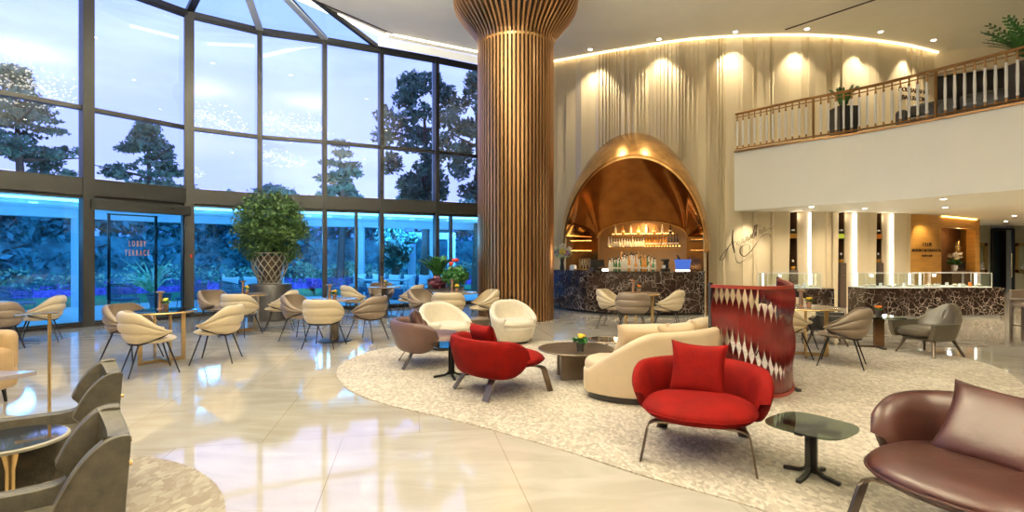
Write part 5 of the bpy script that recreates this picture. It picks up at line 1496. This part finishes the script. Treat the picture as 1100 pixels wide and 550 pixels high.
osofa('blue outdoor sofa with white pillows seen just left of the column', (-3.4,18.2,-.01), face(-.3,-1), 2.4)
osofa('blue outdoor sofa with one white pillow behind the far pedestal table', (-5.3,19.2,-.01), face(.1,-1), 1.4)
osofa('blue outdoor sofa with white pillow between the thick post and the potted tree', (-8.3,16.6,-.01), face(.4,-.9), 1.8)
t = thing('outdoor_table', 'white outdoor table beyond the glass behind the potted tree', 'table', (-4.2,17.1,-.01))
q = MB(); q.box((0,0,.72), (1.6,.7,.04), bev=.008); q.build('tabletop', M['white'], t)
for sx in (-1,1):
    for sy in (-1,1): q = MB(); q.box((sx*.72,sy*.28,.35), (.05,.05,.7)); q.build('leg', M['white'], t)
t = thing('spiky_plant', 'pale spiky agave in the garden behind the terrace doors', 'plant', (-14.0,20.3,0))
q = MB()
for k in range(30):
    a = random.random()*6.28; e = random.uniform(.3,1.3); L = random.uniform(1.0,1.7); d = Vector((math.cos(a)*math.cos(e), math.sin(a)*math.cos(e), math.sin(e))); q.tube([(0,0,.1), tuple(d*L*.5+Vector((0,0,.25))), tuple(d*L)], [.05,.04,.005], 4)
q.build('leaves', M['shrub'], t)
tree('palm-like plant with drooping leaves beyond the terrace right of the far table', (-5.2,22.8,0), 2.9, 1.0, 1.9, mat='tree', n=3000, size=.16, name='garden_palm')
t = thing('terrace_arch', 'pale blue boxy portal in the garden seen left of the planters', 'portal', (-3.7,24.0,0), .2)
q = MB(); q.box((-.9,0,1.15), (.35,.4,2.3)); q.box((.9,0,1.15), (.35,.4,2.3)); q.box((0,0,2.42), (2.15,.4,.3)); q.build('frame', M['post'], t)

# =================================================================== LIGHTS
def downlight(label, x, y, z, e, size=1.25, blend=.7, col=(1,.83,.58), r=.05, group=None, rad=.06):
    t = thing('downlight', label, 'downlight', (x, y, z), 0, group)
    q = MB(); q.lathe([(rad,-.012),(rad,-.002)], seg=20); q.build('lens', M['lens'], t)
    q = MB(); q.lathe([(rad+.004,-.008),(rad+.03,-.006),(rad+.03,-.001)], seg=20); q.build('ring', M['white'], t)
    if e: light('lamp', 'SPOT', (0,0,-.03), e, col, parent=t, spot_size=size, spot_blend=blend, shadow_soft_size=r)
    return t
WL = [634, 708, 790, 867, 946, 1003]
for k, px in enumerate(WL):
    py = [53,42,34,31,34,43][k]; x, y = (px-550)*(CEIL-EYE)*F/(275-py)/F, (CEIL-EYE)*F/(275-py)
    downlight('ceiling downlight washing the pleated wall, '+['first right of the column','second right of the column','third right of the column, over the script sign side','fourth right of the column, near the dark slot','fifth right of the column','last one at the right end of the curve'][k], x, y, CEIL, 160, 1.5, .35)
    # wall grazing lamp of the same row, close to the wall
    best = min(range(0, int(cum[-1]*20)), key=lambda i: abs(550+F*wp_at(i/20,.45)[0]/wp_at(i/20,.45)[1]-[640,710,785,860,930,985][k])); wx, wy = wp_at(best/20, .42)
    lp = light('wall_washer', 'SPOT', (wx, wy, CEIL-.05), 230, (1,.84,.58), spot_size=1.15, spot_blend=.5, shadow_soft_size=.03)
    d_ = (Vector(wp_at(best/20, .0))-Vector((wx, wy))); v_ = Vector((d_.x*.35, d_.y*.35, -1.0)); lp.rotation_euler = v_.to_track_quat('-Z', 'Y').to_euler()
downlight('ceiling downlight near the skylight, left of the column', -4.63, 13.6, CEIL, 300, 2.0, .6)
k = 0
for x in (-8.5,-4.5,-.5,3.5,7.5):
    for y in (-5,-1,3,6.5,10):
        if x < -6 and y > 4: continue
        if x > 7 and y > 6: continue
        if y > 9 and x > 5: continue
        downlight('recessed ceiling downlight above the lounge, out of the picture', x, y, CEIL, 115 if -2 < y < 4 else 360, 2.5, .6, col=(1,.97,.80), r=.25, group='recessed ceiling downlights over the lounge'); k += 1
# under the gallery
for x, y in ((7.7,13.4),(9.4,13.9),(11.3,13.6),(9.6,11.6),(11.6,11.4),(13.6,13.6),(15.8,16.4),(13.6,11.0),(18,19),(20.5,19),(16.6,13.8),(11.2,9.0),(14,8.6)):
    downlight('small round downlight in the low ceiling under the gallery', x, y, 2.77, 170, 2.6, .6, r=.06, group='downlights under the gallery', rad=.05)
# script sign and wood wall spots
x, y, z = onwall(806, 236, 14.4); lp = light('sign_spot', 'SPOT', (x+.1, 14.0, 2.74), 160, (1,.86,.62), spot_size=.9, spot_blend=.7, shadow_soft_size=.03); lp.rotation_euler = Vector((0,.85,-.85)).to_track_quat('-Z','Y').to_euler()
X, Y, A = on_path(wc, 995); lp = light('wood_wall_spot', 'SPOT', (X-.25, Y-.5, 2.74), 90, (1,.80,.45), spot_size=1.3, spot_blend=.5, shadow_soft_size=.03); lp.rotation_euler = Vector((.12,.35,-.9)).to_track_quat('-Z','Y').to_euler()
strip('cove_light_strip', [(p[0], p[1]) for p in offset(wo, -.03)], .05, 2.765, .03, M['amber'], 'yellow light strip along the top of the honey wood wall')
light('recess_lamp', 'POINT', (15.2,17.7,2.2), 16, (1,.6,.25), shadow_soft_size=.1)
# unseen fill lamps added to brighten the bar niche, the shelves and the bottles
p = bpos(0, -.09, 2.60); light('arch_fill', 'AREA', p, 40, (1,.6,.22), size=.07)
p = bpos(0, .5, 2.0); light('bar_fill', 'POINT', (3.05,14.35,1.55), 40, (1,.66,.30), shadow_soft_size=.25)
for px_ in (662, 678, 694): light('bottle_fill', 'POINT', ((px_-550)*13.98/F, 13.98, 1.17), 5, (1,.82,.5), shadow_soft_size=.03)
for xx in (2.75, 3.35):
    lp = light('hood_fill', 'SPOT', (xx, 14.15, 3.55), 260, (1,.80,.48), spot_size=.8, spot_blend=.6, shadow_soft_size=.04); lp.rotation_euler = (Vector((xx, 13.62, 1.2))-Vector((xx, 14.15, 3.55))).to_track_quat('-Z','Y').to_euler()
# chandelier above the viewer: the glitter mirrored in the glass
def chandelier(label, loc_, e):
    t = thing('crystal_chandelier', label, 'chandelier', loc_)
    q = MB(); rr = random.Random(3)
    for _ in range(420):
        a = rr.random()*6.28; r = 1.5*math.sqrt(rr.random()); z = .18*math.sin(r*4+a)+rr.uniform(-.08,.08); q.ellip((r*math.cos(a)*1.5, r*math.sin(a), z), .03,.03,.02, 6, 4)
    q.build('crystals', emat('crystal_glow', (1,.90,.72), 7), t); m = MB()
    up = light('ceiling_fill', 'AREA', (0,0,.22), 3600, (1,.93,.72), parent=t, size=1.6); up.rotation_euler = (PI,0,0)  # unseen upward panel added to brighten the ceiling
    for k in range(6): a = k*1.05; m.tube([(1.2*math.cos(a), .8*math.sin(a), 0),(1.2*math.cos(a), .8*math.sin(a), 7.79-loc_[2])], .006, 4)
    m.build('cables', M['black'], t)
chandelier('glittering crystal chandelier overhead, seen only mirrored in the glass', (-3.2,2.6,6.2), 900)
chandelier('third crystal chandelier, added out of view over the dining chairs to light the ceiling', (-2.6,7.2,6.75), 900)  # added for its upward light on the ceiling
chandelier('second crystal chandelier behind the viewer, mirrored in the glass', (3.5,-1.5,6.2), 900)

# world
w = bpy.data.worlds.new('dusk_sky'); sc.world = w; w.use_nodes = True; nt = w.node_tree
bg = nt.nodes['Background']; tc = nt.nodes.new('ShaderNodeTexCoord'); sx = nt.nodes.new('ShaderNodeSeparateXYZ'); nt.links.new(tc.outputs['Generated'], sx.inputs[0])
r = nt.nodes.new('ShaderNodeValToRGB'); e = r.color_ramp.elements
e[0].position = .0; e[0].color = (.42,.47,1.0,1); e[1].position = .75; e[1].color = (.30,.40,1.0,1); k = e.new(.22); k.color = (.37,.435,1.0,1)
nt.links.new(sx.outputs['Z'], r.inputs[0])
n = nt.nodes.new('ShaderNodeTexNoise'); n.inputs['Scale'].default_value = 2.2; n.inputs['Detail'].default_value = 5
mp = nt.nodes.new('ShaderNodeMapping'); mp.inputs['Scale'].default_value = (1,1,3.5); nt.links.new(tc.outputs['Generated'], mp.inputs[0]); nt.links.new(mp.outputs[0], n.inputs['Vector'])
r2 = nt.nodes.new('ShaderNodeValToRGB'); r2.color_ramp.elements[0].position = .48; r2.color_ramp.elements[1].position = .72; r2.color_ramp.elements[1].color = (.55,.55,.55,1)
nt.links.new(n.outputs[0], r2.inputs[0]); mx = nt.nodes.new('ShaderNodeMixRGB'); nt.links.new(r2.outputs[0], mx.inputs[0]); nt.links.new(r.outputs[0], mx.inputs[1]); mx.inputs[2].default_value = (.7,.78,1,1)
nt.links.new(mx.outputs[0], bg.inputs[0]); bg.inputs[1].default_value = 2.3

# camera
cam = bpy.data.cameras.new('camera'); cam.sensor_width = 36; cam.sensor_fit = 'HORIZONTAL'; cam.lens = 36*F/1100; cam.clip_end = 300; cam.clip_start = .05
co = bpy.data.objects.new('camera', cam); COL.objects.link(co); co.location = (0,0,EYE); co.rotation_euler = (PI/2,0,0); sc.camera = co
vs_ = sc.view_settings; vs_.view_transform = 'Standard'; vs_.look = 'None'; vs_.gamma = 1; vs_.exposure = -0.12; vs_.use_curve_mapping = False
sc.cycles.use_denoising = True; sc.cycles.max_bounces = 8; sc.cycles.transparent_max_bounces = 16; sc.cycles.diffuse_bounces = 4; sc.cycles.glossy_bounces = 5
sc.cycles.sample_clamp_indirect = 6; sc.cycles.caustics_reflective = False; sc.cycles.caustics_refractive = False
